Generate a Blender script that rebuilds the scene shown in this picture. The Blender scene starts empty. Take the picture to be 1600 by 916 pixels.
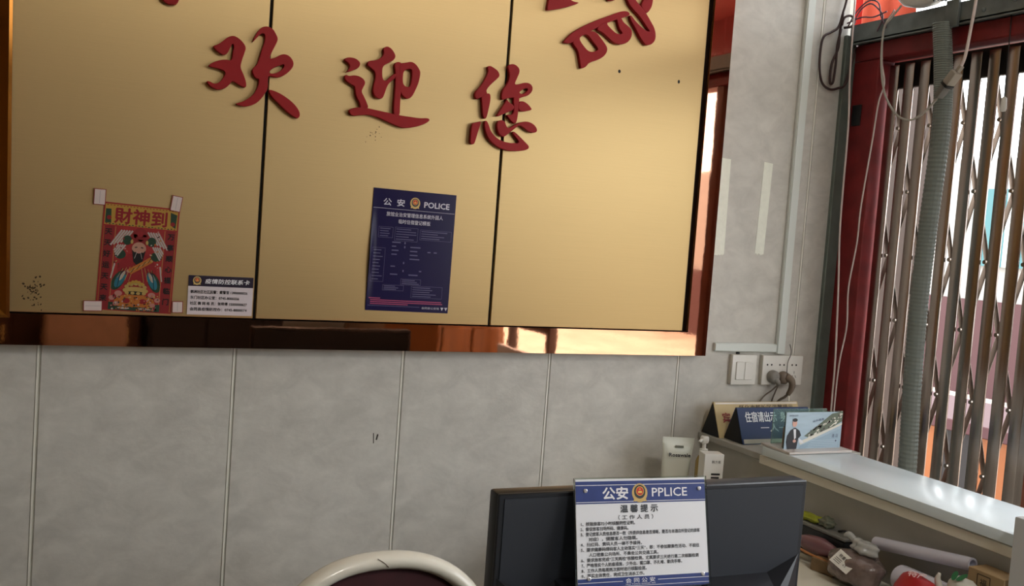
import bpy, bmesh, math, random
from mathutils import Matrix, Vector
random.seed(7)
S = bpy.context.scene
COL = S.collection
R = math.radians

# ------------------------------------------------------------------ camera
cam_d = bpy.data.cameras.new('camera')
cam = bpy.data.objects.new('camera', cam_d); COL.objects.link(cam)
cam_d.sensor_width = 36.0
cam_d.lens = 36.0 * 1539.4 / 1600.0
cam_d.clip_start = 0.05
yaw, pit, rol = 0.430713, -0.0618473, 0.0723097
f = Vector((math.sin(yaw)*math.cos(pit), math.cos(yaw)*math.cos(pit), math.sin(pit)))
r0 = Vector((math.cos(yaw), -math.sin(yaw), 0)); u0 = r0.cross(f)
rr = r0*math.cos(rol) + u0*math.sin(rol); uu = -r0*math.sin(rol) + u0*math.cos(rol)
cam.matrix_world = Matrix(((rr.x, uu.x, -f.x, 0.034), (rr.y, uu.y, -f.y, -2.2712), (rr.z, uu.z, -f.z, 1.6), (0, 0, 0, 1)))
S.camera = cam

# ------------------------------------------------------------------ light
w = bpy.data.worlds.new('overcast_sky'); S.world = w; w.use_nodes = True
bg = w.node_tree.nodes['Background']
bg.inputs[0].default_value = (0.93, 0.97, 1.0, 1); bg.inputs[1].default_value = 5.5
S.view_settings.view_transform = 'Standard'; S.view_settings.look = 'None'
S.view_settings.gamma = 1.0; S.view_settings.use_curve_mapping = False
S.view_settings.exposure = 0.0

# ------------------------------------------------------------------ helpers
def lin(c):
    return tuple(((v/255.0)/12.92 if v/255.0 <= 0.04045 else ((v/255.0+0.055)/1.055)**2.4) for v in c)
MATS = {}
def mat(name, rgb, rough=0.5, metal=0.0, var=0.0, scale=8.0, stretch=(1, 1, 1), bump=0.0, bscale=None, spec=0.5, trans=0.0, coat=0.0, emit=0.0, ior=1.45, rvar=0.0):
    """Principled surface, with a soft procedural mottling (var), relief (bump) and gloss variation (rvar)."""
    if name in MATS: return MATS[name]
    m = bpy.data.materials.new(name); m.use_nodes = True
    nt = m.node_tree; b = nt.nodes['Principled BSDF']
    c = lin(rgb)
    b.inputs['Base Color'].default_value = (*c, 1)
    b.inputs['Roughness'].default_value = rough; b.inputs['Metallic'].default_value = metal
    b.inputs['Specular IOR Level'].default_value = spec; b.inputs['IOR'].default_value = ior
    b.inputs['Transmission Weight'].default_value = trans; b.inputs['Coat Weight'].default_value = coat
    if emit:
        b.inputs['Emission Color'].default_value = (*c, 1); b.inputs['Emission Strength'].default_value = emit
    if var or bump or rvar:
        tc = nt.nodes.new('ShaderNodeTexCoord'); mp = nt.nodes.new('ShaderNodeMapping')
        mp.inputs['Scale'].default_value = stretch
        nt.links.new(tc.outputs['Object'], mp.inputs['Vector'])
        nz = nt.nodes.new('ShaderNodeTexNoise'); nz.inputs['Scale'].default_value = scale; nz.inputs['Detail'].default_value = 6
        nt.links.new(mp.outputs['Vector'], nz.inputs['Vector'])
        if var:
            rp = nt.nodes.new('ShaderNodeValToRGB')
            rp.color_ramp.elements[0].position = 0.3; rp.color_ramp.elements[1].position = 0.7
            rp.color_ramp.elements[0].color = (*[max(0, v*(1-var)) for v in c], 1)
            rp.color_ramp.elements[1].color = (*[min(1, v*(1+var)) for v in c], 1)
            nt.links.new(nz.outputs['Fac'], rp.inputs['Fac']); nt.links.new(rp.outputs['Color'], b.inputs['Base Color'])
        if rvar:
            mr = nt.nodes.new('ShaderNodeMapRange'); mr.inputs['To Min'].default_value = max(0.02, rough-rvar); mr.inputs['To Max'].default_value = rough+rvar
            nt.links.new(nz.outputs['Fac'], mr.inputs['Value']); nt.links.new(mr.outputs['Result'], b.inputs['Roughness'])
        if bump:
            n2 = nz
            if bscale:
                n2 = nt.nodes.new('ShaderNodeTexNoise'); n2.inputs['Scale'].default_value = bscale; n2.inputs['Detail'].default_value = 3
                nt.links.new(mp.outputs['Vector'], n2.inputs['Vector'])
            bp = nt.nodes.new('ShaderNodeBump'); bp.inputs['Strength'].default_value = bump; bp.inputs['Distance'].default_value = 0.01
            nt.links.new(n2.outputs['Fac'], bp.inputs['Height']); nt.links.new(bp.outputs['Normal'], b.inputs['Normal'])
    MATS[name] = m
    return m

def link(o, parent=None):
    COL.objects.link(o)
    if parent is not None: o.parent = parent
    return o
def tag(o, label, cat, group=None):
    o['label'] = label; o['category'] = cat
    if group: o['group'] = group
    return o
def thing(name, label, cat, mw=None, group=None):
    o = bpy.data.objects.new(name, None); o.empty_display_size = 0.05; COL.objects.link(o)
    if mw is not None: o.matrix_world = mw
    return tag(o, label, cat, group)
def T(x, y, z): return Matrix.Translation((x, y, z))
def RX(d): return Matrix.Rotation(R(d), 4, 'X')
def RY(d): return Matrix.Rotation(R(d), 4, 'Y')
def RZ(d): return Matrix.Rotation(R(d), 4, 'Z')
def on_wall(x, y, z, rot=0): return T(x, y, z) @ RX(90) @ RZ(rot)     # local x right, y up, z out of the wall

def mesh_obj(name, bm, m, parent=None, smooth=False, mw=None):
    bmesh.ops.recalc_face_normals(bm, faces=bm.faces[:])
    me = bpy.data.meshes.new(name); bm.to_mesh(me); bm.free()
    if smooth:
        for p in me.polygons: p.use_smooth = True
        if smooth is not True: me.set_sharp_from_angle(angle=R(smooth))
    for k in (m if isinstance(m, (list, tuple)) else [m]): me.materials.append(k)
    o = bpy.data.objects.new(name, me); link(o, parent)
    if mw is not None: o.matrix_world = mw
    return o
def flat_obj(name, bm, m, parent=None, mw=None):
    """printed shapes: keep the winding (all face local +z)"""
    for p in bm.faces:
        p.normal_update()
        if p.normal.z < 0: p.normal_flip()
    me = bpy.data.meshes.new(name); bm.to_mesh(me); bm.free()
    for k in (m if isinstance(m, (list, tuple)) else [m]): me.materials.append(k)
    o = bpy.data.objects.new(name, me); link(o, parent)
    if mw is not None: o.matrix_world = mw
    return o
def box(bm, x0, x1, y0, y1, z0, z1, bev=0.0, mx=None, seg=1, mi=0):
    b2 = bmesh.new()
    bmesh.ops.create_cube(b2, size=1)
    for v in b2.verts:
        v.co = Vector((x0+(v.co.x+.5)*(x1-x0), y0+(v.co.y+.5)*(y1-y0), z0+(v.co.z+.5)*(z1-z0)))
    if bev: bmesh.ops.bevel(b2, geom=b2.edges[:], offset=bev, segments=seg, affect='EDGES', profile=0.5)
    return merge(bm, b2, mx, mi)
def merge(bm, b2, mx=None, mi=0):
    if mx is not None: bmesh.ops.transform(b2, matrix=mx, verts=b2.verts[:])
    for p in b2.faces: p.material_index = mi
    me = bpy.data.meshes.new('tmp'); b2.to_mesh(me); b2.free(); bm.from_mesh(me); bpy.data.meshes.remove(me)
    return bm
def boxo(name, x0, x1, y0, y1, z0, z1, m, parent=None, bev=0.0, seg=1, mw=None):
    return mesh_obj(name, box(bmesh.new(), x0, x1, y0, y1, z0, z1, bev, None, seg), m, parent, smooth=(40 if bev else False), mw=mw)
def catmull(pts, n=6):
    pts = [Vector(p) for p in pts]
    if len(pts) < 3: return pts
    P = [pts[0]*2-pts[1]] + pts + [pts[-1]*2-pts[-2]]
    out = []
    for i in range(1, len(P)-2):
        a, b, c, d = P[i-1:i+3]
        for k in range(n):
            t = k/n
            out.append(0.5*((2*b)+(c-a)*t+(2*a-5*b+4*c-d)*t*t+(3*b-a-3*c+d)*t**3))
    out.append(pts[-1]); return out
def tube(bm, pts, rad, seg=8, n=6, closed=False, flat=1.0, mi=0):
    """tube along a smooth path; rad a number or one per control point"""
    path = catmull(pts, n) if n else [Vector(p) for p in pts]
    N = len(path)
    def rad_at(i):
        if not isinstance(rad, (list, tuple)): return rad
        t = i/(N-1)*(len(rad)-1); k = min(int(t), len(rad)-2); return rad[k]*(1-(t-k))+rad[k+1]*(t-k)
    rings = []; up = None
    for i, p in enumerate(path):
        d = (path[min(i+1, N-1)]-path[max(i-1, 0)]).normalized()
        if up is None: up = Vector((0, 0, 1)) if abs(d.z) < 0.9 else Vector((1, 0, 0))
        s = d.cross(up).normalized(); up = s.cross(d).normalized()
        rings.append([bm.verts.new(p+(s*math.cos(a)+up*flat*math.sin(a))*rad_at(i)) for a in [2*math.pi*k/seg for k in range(seg)]])
    for i in range(N-1):
        for k in range(seg):
            q = bm.faces.new((rings[i][k], rings[i][(k+1) % seg], rings[i+1][(k+1) % seg], rings[i+1][k])); q.material_index = mi
    for rg in (rings[0][::-1], rings[-1]):
        q = bm.faces.new(rg); q.material_index = mi
    return bm
def lathe(bm, prof, seg=20, mx=None, mi=0, sx=1.0, sy=1.0):
    b2 = bmesh.new(); rings = []
    for r_, z in prof:
        rings.append([b2.verts.new((r_*sx*math.cos(2*math.pi*k/seg), r_*sy*math.sin(2*math.pi*k/seg), z)) for k in range(seg)])
    for i in range(len(rings)-1):
        for k in range(seg):
            b2.faces.new((rings[i][k], rings[i][(k+1) % seg], rings[i+1][(k+1) % seg], rings[i+1][k]))
    b2.faces.new(rings[0][::-1]); b2.faces.new(rings[-1])
    bmesh.ops.remove_doubles(b2, verts=b2.verts[:], dist=1e-6)
    return merge(bm, b2, mx, mi)
def prism(bm, poly, y0, y1, mx=None, mi=0):
    """polygon in (x, z) extruded along y"""
    b2 = bmesh.new()
    a = [b2.verts.new((p[0], y0, p[1])) for p in poly]; c = [b2.verts.new((p[0], y1, p[1])) for p in poly]
    b2.faces.new(a); b2.faces.new(c[::-1])
    for i in range(len(poly)): b2.faces.new((a[i], a[(i+1) % len(poly)], c[(i+1) % len(poly)], c[i]))
    return merge(bm, b2, mx, mi)
def poly(bm, pts, z=0.0, mi=0):
    q = bm.faces.new([bm.verts.new((p[0], p[1], z)) for p in pts]); q.material_index = mi
    bmesh.ops.triangulate(bm, faces=[q]) if len(pts) > 4 else None
def rect(bm, x0, x1, y0, y1, z=0.0, mi=0): poly(bm, ((x0, y0), (x1, y0), (x1, y1), (x0, y1)), z, mi)
def ell(bm, cx, cy, a, b, z=0.0, rot=0, mi=0, n=18, a0=0, a1=360):
    c, s = math.cos(R(rot)), math.sin(R(rot)); pts = []
    for k in range(n):
        t = R(a0+(a1-a0)*k/(n if a1-a0 >= 360 else n-1)); x, y = a*math.cos(t), b*math.sin(t)
        pts.append((cx+x*c-y*s, cy+x*s+y*c))
    poly(bm, pts, z, mi)
def line(bm, x0, y0, x1, y1, w_, z=0.0, mi=0):
    d = Vector((x1-x0, y1-y0)); nrm = Vector((-d.y, d.x)).normalized()*w_/2
    poly(bm, ((x0-nrm.x, y0-nrm.y), (x1-nrm.x, y1-nrm.y), (x1+nrm.x, y1+nrm.y), (x0+nrm.x, y0+nrm.y)), z, mi)
def frame(bm, x0, x1, y0, y1, w_, z=0.0, mi=0):
    line(bm, x0, y0, x1, y0, w_, z, mi); line(bm, x0, y1, x1, y1, w_, z, mi); line(bm, x0, y0, x0, y1, w_, z, mi); line(bm, x1, y0, x1, y1, w_, z, mi)
def text(bm, body, cx, cy, size, z=0.0, align='CENTER', bold=0.0, width=None, mi=0, space=1.0, rot=0, skew=0, fat=0.0):
    """flat lettering; size = height of a character in metres; width squeezes the line to that length"""
    c = bpy.data.curves.new('lettering', 'FONT'); c.body = body; c.size = 1.0; c.align_x = align; c.offset = bold; c.space_character = space
    c.resolution_u = 2; c.shear = skew
    o = bpy.data.objects.new('lettering', c); COL.objects.link(o)
    me = bpy.data.meshes.new_from_object(o.evaluated_get(bpy.context.evaluated_depsgraph_get()))
    bpy.data.objects.remove(o); bpy.data.curves.remove(c)
    if fat and len(me.vertices):                      # heavier strokes: the same letters laid over themselves, slightly shifted
        for k, (dx, dy) in enumerate(((fat, 0), (-fat, 0), (0, fat), (0, -fat))): text(bm, body, cx+dx, cy+dy, size, z+.00002*(k+1), align, bold, width, mi, space, rot, skew)
    if len(me.vertices):
        xs = [v.co.x for v in me.vertices]; k = size
        kx = width/(max(xs)-min(xs)) if width else k
        me.transform(T(cx, cy, z) @ RZ(rot) @ Matrix.Diagonal((kx, k, 1, 1)) @ T(0, -0.37, 0))
        b2 = bmesh.new(); b2.from_mesh(me); merge(bm, b2, None, mi)
    bpy.data.meshes.remove(me)
def chaikin(p, n=2):
    for _ in range(n):
        q = []
        for i in range(len(p)):
            a, b = p[i], p[(i+1) % len(p)]
            q += [(a[0]*.75+b[0]*.25, a[1]*.75+b[1]*.25), (a[0]*.25+b[0]*.75, a[1]*.25+b[1]*.75)]
        p = q
    return p
def stroke_mesh(bm, rings, depth, bev, off=0.0):
    """closed outline (first ring) with holes, filled, extruded and softly bevelled; local x right, y up"""
    c = bpy.data.curves.new('stroke', 'CURVE'); c.dimensions = '2D'; c.fill_mode = 'BOTH'
    c.extrude = depth/2-bev; c.bevel_depth = bev; c.bevel_resolution = 1; c.offset = -bev
    for rg in rings:
        pts = chaikin(rg, 2); sp = c.splines.new('POLY'); sp.points.add(len(pts)-1)
        for i, p in enumerate(pts): sp.points[i].co = (p[0], p[1], 0, 1)
        sp.use_cyclic_u = True
    o = bpy.data.objects.new('stroke', c); COL.objects.link(o)
    me = bpy.data.meshes.new_from_object(o.evaluated_get(bpy.context.evaluated_depsgraph_get()))
    bpy.data.objects.remove(o); bpy.data.curves.remove(c)
    b2 = bmesh.new(); b2.from_mesh(me); bpy.data.meshes.remove(me)
    merge(bm, b2, T(0, 0, depth/2+off))
def copy_tree(o, parent=None):
    c = o.copy(); COL.objects.link(c)
    if parent is not None: c.parent = parent
    for ch in list(o.children): copy_tree(ch, c)
    return c
def stuff(o): o['kind'] = 'stuff'; return o
def struct(o): o['kind'] = 'structure'; return o
# outlines of the raised calligraphy, metres on the wall (x, z); first ring outline, others holes
GLYPHS = {
 'huan': [
  [[(0.3122,1.9531),(0.3207,1.9561),(0.3314,1.9648),(0.3409,1.9751),(0.3519,1.9805),(0.3608,1.9793),(0.3726,1.972),(0.3826,1.9599),(0.3791,1.946),(0.3748,1.9313),(0.3718,1.9154),(0.3789,1.9022),(0.3855,1.8876),(0.3876,1.8729),(0.3779,1.8732),(0.3661,1.8799),(0.3558,1.8838),(0.3517,1.8755),(0.3429,1.8662),(0.3282,1.8598),(0.3155,1.8633),(0.3078,1.8687),(0.3025,1.8764),(0.3086,1.8772),(0.3176,1.8725),(0.3274,1.875),(0.3368,1.8864),(0.3428,1.9013),(0.3295,1.9059),(0.3145,1.907),(0.304,1.9089),(0.3104,1.9156),(0.3249,1.9236),(0.3396,1.9277),(0.353,1.9265),(0.3539,1.9425),(0.3567,1.9608),(0.3523,1.9632),(0.3477,1.9518),(0.3428,1.9396),(0.3342,1.9364),(0.324,1.9408),(0.3162,1.9474)]],
  [[(0.3948,1.9714),(0.3986,1.9848),(0.4044,1.9973),(0.4128,2.0075),(0.4242,2.0118),(0.4373,2.0081),(0.4444,1.998),(0.4502,1.9872),(0.4446,1.9721),(0.4376,1.9568),(0.4325,1.9418),(0.4448,1.9448),(0.4548,1.9527),(0.4651,1.957),(0.4771,1.9544),(0.487,1.9427),(0.4864,1.9308),(0.4753,1.9162),(0.4602,1.905),(0.4459,1.9032),(0.4335,1.9055),(0.4323,1.8988),(0.4335,1.8768),(0.4284,1.8657),(0.4189,1.8502),(0.4067,1.8384),(0.3891,1.8316),(0.3738,1.8319),(0.3647,1.8354),(0.3784,1.8402),(0.3932,1.8497),(0.4053,1.8629),(0.4122,1.8793),(0.4138,1.8964),(0.4075,1.8943),(0.3993,1.9036),(0.3973,1.915),(0.407,1.9253),(0.4114,1.9402),(0.4155,1.9588),(0.4209,1.9777),(0.4215,1.9907),(0.4173,1.9953),(0.4098,1.9916),(0.4027,1.9815)],[(0.4331,1.9132),(0.4434,1.9237),(0.4587,1.9315),(0.4669,1.9347),(0.4643,1.9244),(0.4518,1.9131),(0.439,1.9096)]],
  [[(0.4331,1.8754),(0.4489,1.8735),(0.4676,1.8666),(0.4896,1.8535),(0.5037,1.8393),(0.5085,1.8266),(0.5036,1.8181),(0.4941,1.821),(0.4776,1.831),(0.4582,1.8471),(0.4417,1.8608)]],
 ],
 'ying': [
  [[(0.5991,1.9627),(0.6065,1.9689),(0.6223,1.9706),(0.6337,1.9662),(0.6396,1.9587),(0.6348,1.9485),(0.6241,1.9423),(0.6051,1.9334),(0.6119,1.9419),(0.615,1.9506),(0.6109,1.9572)]],
  [[(0.6031,1.9253),(0.6065,1.9305),(0.614,1.9274),(0.626,1.9314),(0.6397,1.9301),(0.65,1.9242),(0.6535,1.9163),(0.6487,1.9061),(0.6451,1.8961),(0.6526,1.885),(0.6596,1.8727),(0.665,1.8596),(0.6459,1.853),(0.6447,1.8649),(0.6408,1.874),(0.6327,1.885),(0.6299,1.9014),(0.6281,1.9071),(0.615,1.9114),(0.6061,1.9174)]],
  [[(0.6183,1.851),(0.6259,1.856),(0.6454,1.8614),(0.6641,1.8604),(0.6882,1.8579),(0.7137,1.8556),(0.7395,1.8529),(0.7654,1.8522),(0.7915,1.8515),(0.8097,1.8548),(0.816,1.8505),(0.8079,1.8427),(0.7901,1.8333),(0.7671,1.8266),(0.7466,1.8244),(0.7308,1.8287),(0.71,1.835),(0.6892,1.8423),(0.6664,1.8458),(0.6441,1.842),(0.6295,1.8387),(0.6219,1.8419)]],
  [[(0.7183,1.9693),(0.7273,1.9761),(0.7385,1.9733),(0.7384,1.9514),(0.7383,1.9271),(0.739,1.9053),(0.7394,1.8761),(0.7402,1.8493),(0.7256,1.8489),(0.7239,1.8743),(0.7245,1.9035),(0.7243,1.9326),(0.7222,1.9566)]],
  [[(0.7314,1.9723),(0.7465,1.9756),(0.7604,1.9806),(0.7724,1.9754),(0.7824,1.9633),(0.7842,1.955),(0.7817,1.9351),(0.7752,1.9171),(0.7673,1.899),(0.7574,1.8924),(0.7468,1.8965),(0.7391,1.9041),(0.7366,1.9147),(0.7333,1.9435)],[(0.7427,1.9569),(0.7551,1.9629),(0.7624,1.9619),(0.7636,1.9523),(0.7629,1.9327),(0.7606,1.9214),(0.7516,1.9203),(0.7435,1.9253),(0.7418,1.9397)]],
  [[(0.6537,1.963),(0.6596,1.9686),(0.6744,1.9713),(0.6877,1.9796),(0.6932,1.9912),(0.6888,2.0002),(0.6985,2.0076),(0.7088,2.0042),(0.717,1.9957),(0.7214,1.9867),(0.717,1.9776),(0.706,1.9701),(0.6915,1.9609),(0.6912,1.9452),(0.6935,1.9298),(0.7013,1.9272),(0.7131,1.9408),(0.724,1.9495),(0.7247,1.938),(0.7139,1.9288),(0.7057,1.9181),(0.701,1.9006),(0.6964,1.8867),(0.6877,1.8845),(0.6773,1.8892),(0.6716,1.8994),(0.673,1.9164),(0.6763,1.9312),(0.6744,1.9454),(0.6657,1.9514),(0.6567,1.9562)]],
 ],
 'nin': [
  [[(0.9527,1.9938),(0.9597,1.9983),(0.9735,1.9926),(0.9829,1.9871),(0.9875,1.9769),(0.9813,1.9693),(0.9702,1.9585),(0.9593,1.9463),(0.9541,1.9362),(0.9581,1.9308),(0.9521,1.9238),(0.9408,1.9184),(0.9309,1.9124),(0.9254,1.9192),(0.9252,1.9299),(0.936,1.942),(0.9452,1.9566),(0.9528,1.9724),(0.9563,1.9849)]],
  [[(0.9419,1.9226),(0.9546,1.9303),(0.9657,1.9317),(0.9675,1.9163),(0.9645,1.897),(0.962,1.8804),(0.9587,1.8693),(0.9518,1.8698),(0.9476,1.8869),(0.9451,1.9082)]],
  [[(1.0056,2.0023),(1.0141,2.0094),(1.0261,2.0099),(1.0373,2.0025),(1.0396,1.9932),(1.0346,1.979),(1.027,1.9603),(1.0405,1.9633),(1.0537,1.9691),(1.069,1.9697),(1.0783,1.9613),(1.0768,1.9487),(1.0654,1.9377),(1.052,1.9333),(1.0418,1.928),(1.0295,1.9292),(1.0116,1.9257),(0.9987,1.9187),(0.995,1.9277),(0.9967,1.9442),(1.0076,1.9578),(1.0137,1.9762),(1.0109,1.9922)],[(1.0406,1.9429),(1.052,1.9525),(1.0609,1.9563),(1.0656,1.9542),(1.0602,1.9453),(1.05,1.9399)]],
  [[(1.0263,1.9315),(1.0427,1.9349),(1.0439,1.92),(1.0433,1.9007),(1.0424,1.8814),(1.0391,1.866),(1.0314,1.8679),(1.0201,1.8762),(1.0118,1.8856),(1.0238,1.8862),(1.031,1.8911),(1.0304,1.9102)]],
  [[(1.0039,1.9098),(1.0103,1.9241),(1.0154,1.9166),(1.031,1.9102),(1.0304,1.8992),(1.0143,1.8919),(1.0028,1.8851),(0.9855,1.8764),(0.9905,1.8892)]],
  [[(1.0423,1.9212),(1.0543,1.924),(1.067,1.9186),(1.0769,1.9102),(1.0798,1.905),(1.0684,1.9009),(1.0533,1.8978),(1.0424,1.9006)]],
  [[(0.9221,1.8544),(0.935,1.8585),(0.9465,1.8625),(0.9444,1.8514),(0.9398,1.8347),(0.9353,1.8154),(0.9318,1.8042),(0.9215,1.8045),(0.9214,1.8247)]],
  [[(0.9538,1.8633),(0.961,1.8655),(0.9679,1.854),(0.9733,1.841),(0.9862,1.8288),(1.0018,1.8209),(1.0232,1.8176),(1.0474,1.8193),(1.0517,1.8233),(1.0401,1.8345),(1.0302,1.8444),(1.036,1.8478),(1.0555,1.8334),(1.0718,1.8213),(1.0801,1.8138),(1.0761,1.8065),(1.058,1.8011),(1.0308,1.7984),(1.0095,1.7998),(0.9879,1.8072),(0.9689,1.8216),(0.9586,1.8395)]],
  [[(0.9878,1.8657),(0.9979,1.8715),(1.0085,1.8694),(1.0141,1.8564),(1.0204,1.853),(1.0348,1.8628),(1.0523,1.8721),(1.0705,1.8758),(1.0863,1.8712),(1.0963,1.8626),(1.0986,1.8532),(1.0881,1.8484),(1.0724,1.8517),(1.0594,1.86),(1.0484,1.8643),(1.0356,1.8532),(1.0214,1.8407),(1.0086,1.8298),(0.9962,1.8353),(0.9892,1.8482)]],
 ],
 'top': [
  [[(1.1005,2.1537),(1.1075,2.1538),(1.1235,2.1584),(1.1464,2.1655),(1.1693,2.175),(1.1922,2.1859),(1.1755,2.1853),(1.1634,2.1885),(1.1585,2.2043),(1.1552,2.2285),(1.1066,2.2203),(1.104,2.1953),(1.1034,2.1747)]],
  [[(1.1512,2.0809),(1.162,2.0939),(1.175,2.1083),(1.193,2.1214),(1.2205,2.1381),(1.2507,2.1543),(1.2814,2.1685),(1.3051,2.1807),(1.3245,2.1869),(1.3374,2.1836),(1.3368,2.176),(1.326,2.1712),(1.3067,2.1629),(1.2805,2.1514),(1.2593,2.1408),(1.2408,2.1286),(1.2224,2.1164),(1.1995,2.1025),(1.186,2.0922),(1.1771,2.0836),(1.1678,2.0812)]],
  [[(1.1769,2.0867),(1.1991,2.1066),(1.2268,2.1212),(1.2439,2.1206),(1.2572,2.1089),(1.2733,2.0943),(1.2812,2.0827),(1.2757,2.067),(1.2573,2.0528),(1.229,2.0416),(1.2227,2.0302),(1.2088,2.023),(1.2056,2.0321),(1.2018,2.0484),(1.1952,2.0684),(1.1848,2.0774)],[(1.195,2.0987),(1.2132,2.1108),(1.2231,2.1081),(1.2364,2.0953),(1.2536,2.0809),(1.2505,2.0741),(1.2363,2.0689),(1.224,2.0704),(1.2084,2.0829)]],
  [[(1.252,2.1397),(1.273,2.1524),(1.2988,2.168),(1.3138,2.1672),(1.3197,2.1574),(1.3328,2.1509),(1.3461,2.1433),(1.3491,2.1309),(1.346,2.1176),(1.3345,2.1052),(1.315,2.0992),(1.2949,2.1016),(1.2791,2.1121),(1.2608,2.1231),(1.2435,2.1258)],[(1.2698,2.1466),(1.2873,2.1578),(1.2992,2.1634),(1.3038,2.1539),(1.3102,2.1379),(1.321,2.1299),(1.3164,2.1256),(1.3027,2.1251),(1.2869,2.1344)]],
  [[(1.3083,2.2543),(1.3231,2.2568),(1.3376,2.2358),(1.3519,2.2169),(1.3682,2.2056),(1.3877,2.1882),(1.4021,2.1711),(1.4152,2.1558),(1.4213,2.1372),(1.4184,2.1216),(1.4077,2.1125),(1.3951,2.1096),(1.402,2.1452),(1.3936,2.1525),(1.3794,2.1676),(1.3655,2.1805),(1.3466,2.1925),(1.3302,2.207),(1.3208,2.2267)]],
  [[(1.3836,2.2584),(1.3951,2.2582),(1.4031,2.2359),(1.4031,2.2144),(1.3957,2.1981),(1.3864,2.188),(1.3668,2.2064),(1.3744,2.2205),(1.3806,2.2365)]],
  [[(1.3367,2.1771),(1.343,2.177),(1.3568,2.1642),(1.3731,2.1538),(1.3892,2.1454),(1.4034,2.1443),(1.4151,2.1428),(1.4212,2.1328),(1.4127,2.1143),(1.3952,2.1085),(1.3844,2.1145),(1.3702,2.1297),(1.3557,2.149),(1.3417,2.164)]],
  [[(1.2556,2.237),(1.292,2.2431),(1.3008,2.2277),(1.295,2.2098),(1.2806,2.2043),(1.2695,2.2046),(1.2655,2.2219)]],
 ],
 'topleft': [
  [[(0.1933,2.0847),(0.2492,2.097),(0.2435,2.0559),(0.238,2.0362),(0.2344,2.029),(0.2243,2.026),(0.2113,2.0279),(0.198,2.0404)]],
 ],
}

# ------------------------------------------------------------------ materials
BOARD = mat('grey_wallboard', (200, 197, 190), 0.42, var=0.13, scale=13, stretch=(1, 1, 1.4), bump=0.05, bscale=60)
for n_ in BOARD.node_tree.nodes:
    if n_.type == 'TEX_NOISE' and n_.inputs['Scale'].default_value < 20: n_.inputs['Distortion'].default_value = 0.5; n_.inputs['Roughness'].default_value = 0.62
JOINT = mat('pale_joint', (230, 228, 218), 0.5)
GOLD = mat('brushed_gold', (202, 174, 124), 0.44, 1.0, var=0.025, scale=3, stretch=(1.5, 1, 260))
b_ = GOLD.node_tree.nodes['Principled BSDF']; tn = GOLD.node_tree.nodes.new('ShaderNodeTangent'); tn.direction_type = 'RADIAL'; tn.axis = 'Z'
GOLD.node_tree.links.new(tn.outputs[0], b_.inputs['Tangent']); b_.inputs['Anisotropic'].default_value = 0.75; b_.inputs['Anisotropic Rotation'].default_value = 0.0
ROSE = mat('rose_gold_mirror', (216, 162, 132), 0.03, 1.0, bump=0.02, scale=6, stretch=(1, 1, 1))
DARKGOLD = mat('dark_gold_frame', (150, 96, 40), 0.18, 1.0)
BLACKGAP = mat('black_gap', (14, 10, 8), 0.7)
RED = mat('red_lacquer', (150, 16, 22), 0.5, var=0.05, scale=20, spec=0.3)
WHITE = mat('white_plastic', (226, 224, 218), 0.35)
CREAM = mat('aged_white_plastic', (206, 200, 188), 0.45, var=0.05, scale=14)
BLACK = mat('black_plastic', (20, 21, 24), 0.4, var=0.1, scale=40)
PRINTWHITE = mat('white_print', (232, 232, 238), 0.5)
PRINTBLACK = mat('black_print', (34, 32, 34), 0.5)
NAVY = mat('navy_print', (34, 30, 74), 0.3)

# ------------------------------------------------------------------ the room
struct(boxo('floor', -3.3, 2.3, -5.7, 0.1, -0.1, 0.0, mat('floor_tile', (214, 202, 180), 0.25, var=0.08, scale=2)))
struct(boxo('ceiling', -3.3, 2.3, -5.7, 0.1, 3.0, 3.1, mat('ceiling_paint', (236, 236, 232), 0.8)))
struct(boxo('wall_left', -3.3, -3.2, -5.7, 0.1, 0, 3.0, mat('plaster_left', (186, 158, 106), 0.8, var=0.05)))
struct(boxo('wall_front', -3.2, 2.16, -5.7, -5.6, 0, 3.0, mat('plaster_front', (150, 122, 86), 0.7, var=0.06)))
struct(boxo('wall_right', 2.16, 2.3, -5.6, -3.3, 0, 3.0, mat('plaster_right', (190, 176, 158), 0.8, var=0.05)))
struct(boxo('trim_1', 2.16, 2.3, -3.3, 0.1, 2.92, 3.0, mat('plaster_right', (190, 176, 158), 0.8)))
wb = struct(boxo('wall_back', -3.2, 2.12, 0.006, 0.1, 0, 3.0, JOINT))
bd = None
for i in range(-8, 6):
    x0, x1 = 0.4*i, 0.4*(i+1) if i < 5 else 2.1
    if bd is None or i == 5:
        o = boxo('wall_board', 0.003, x1-x0-0.0042, 0.0, 0.006, 0, 3.0, BOARD, wb, bev=0.0015)
        if bd is None: bd = o
    else:
        o = bd.copy(); link(o, wb)
    o.location = (x0, 0, 0)
    if i < 5:
        js = boxo('joint_strip', -0.0042, 0.0002, -0.0012, 0.006, 0, 3.0, JOINT, wb) if i == -8 else js.copy()
        if i > -8: link(js, wb)
        js.location = (x0+0.4, 0, 0)
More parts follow.
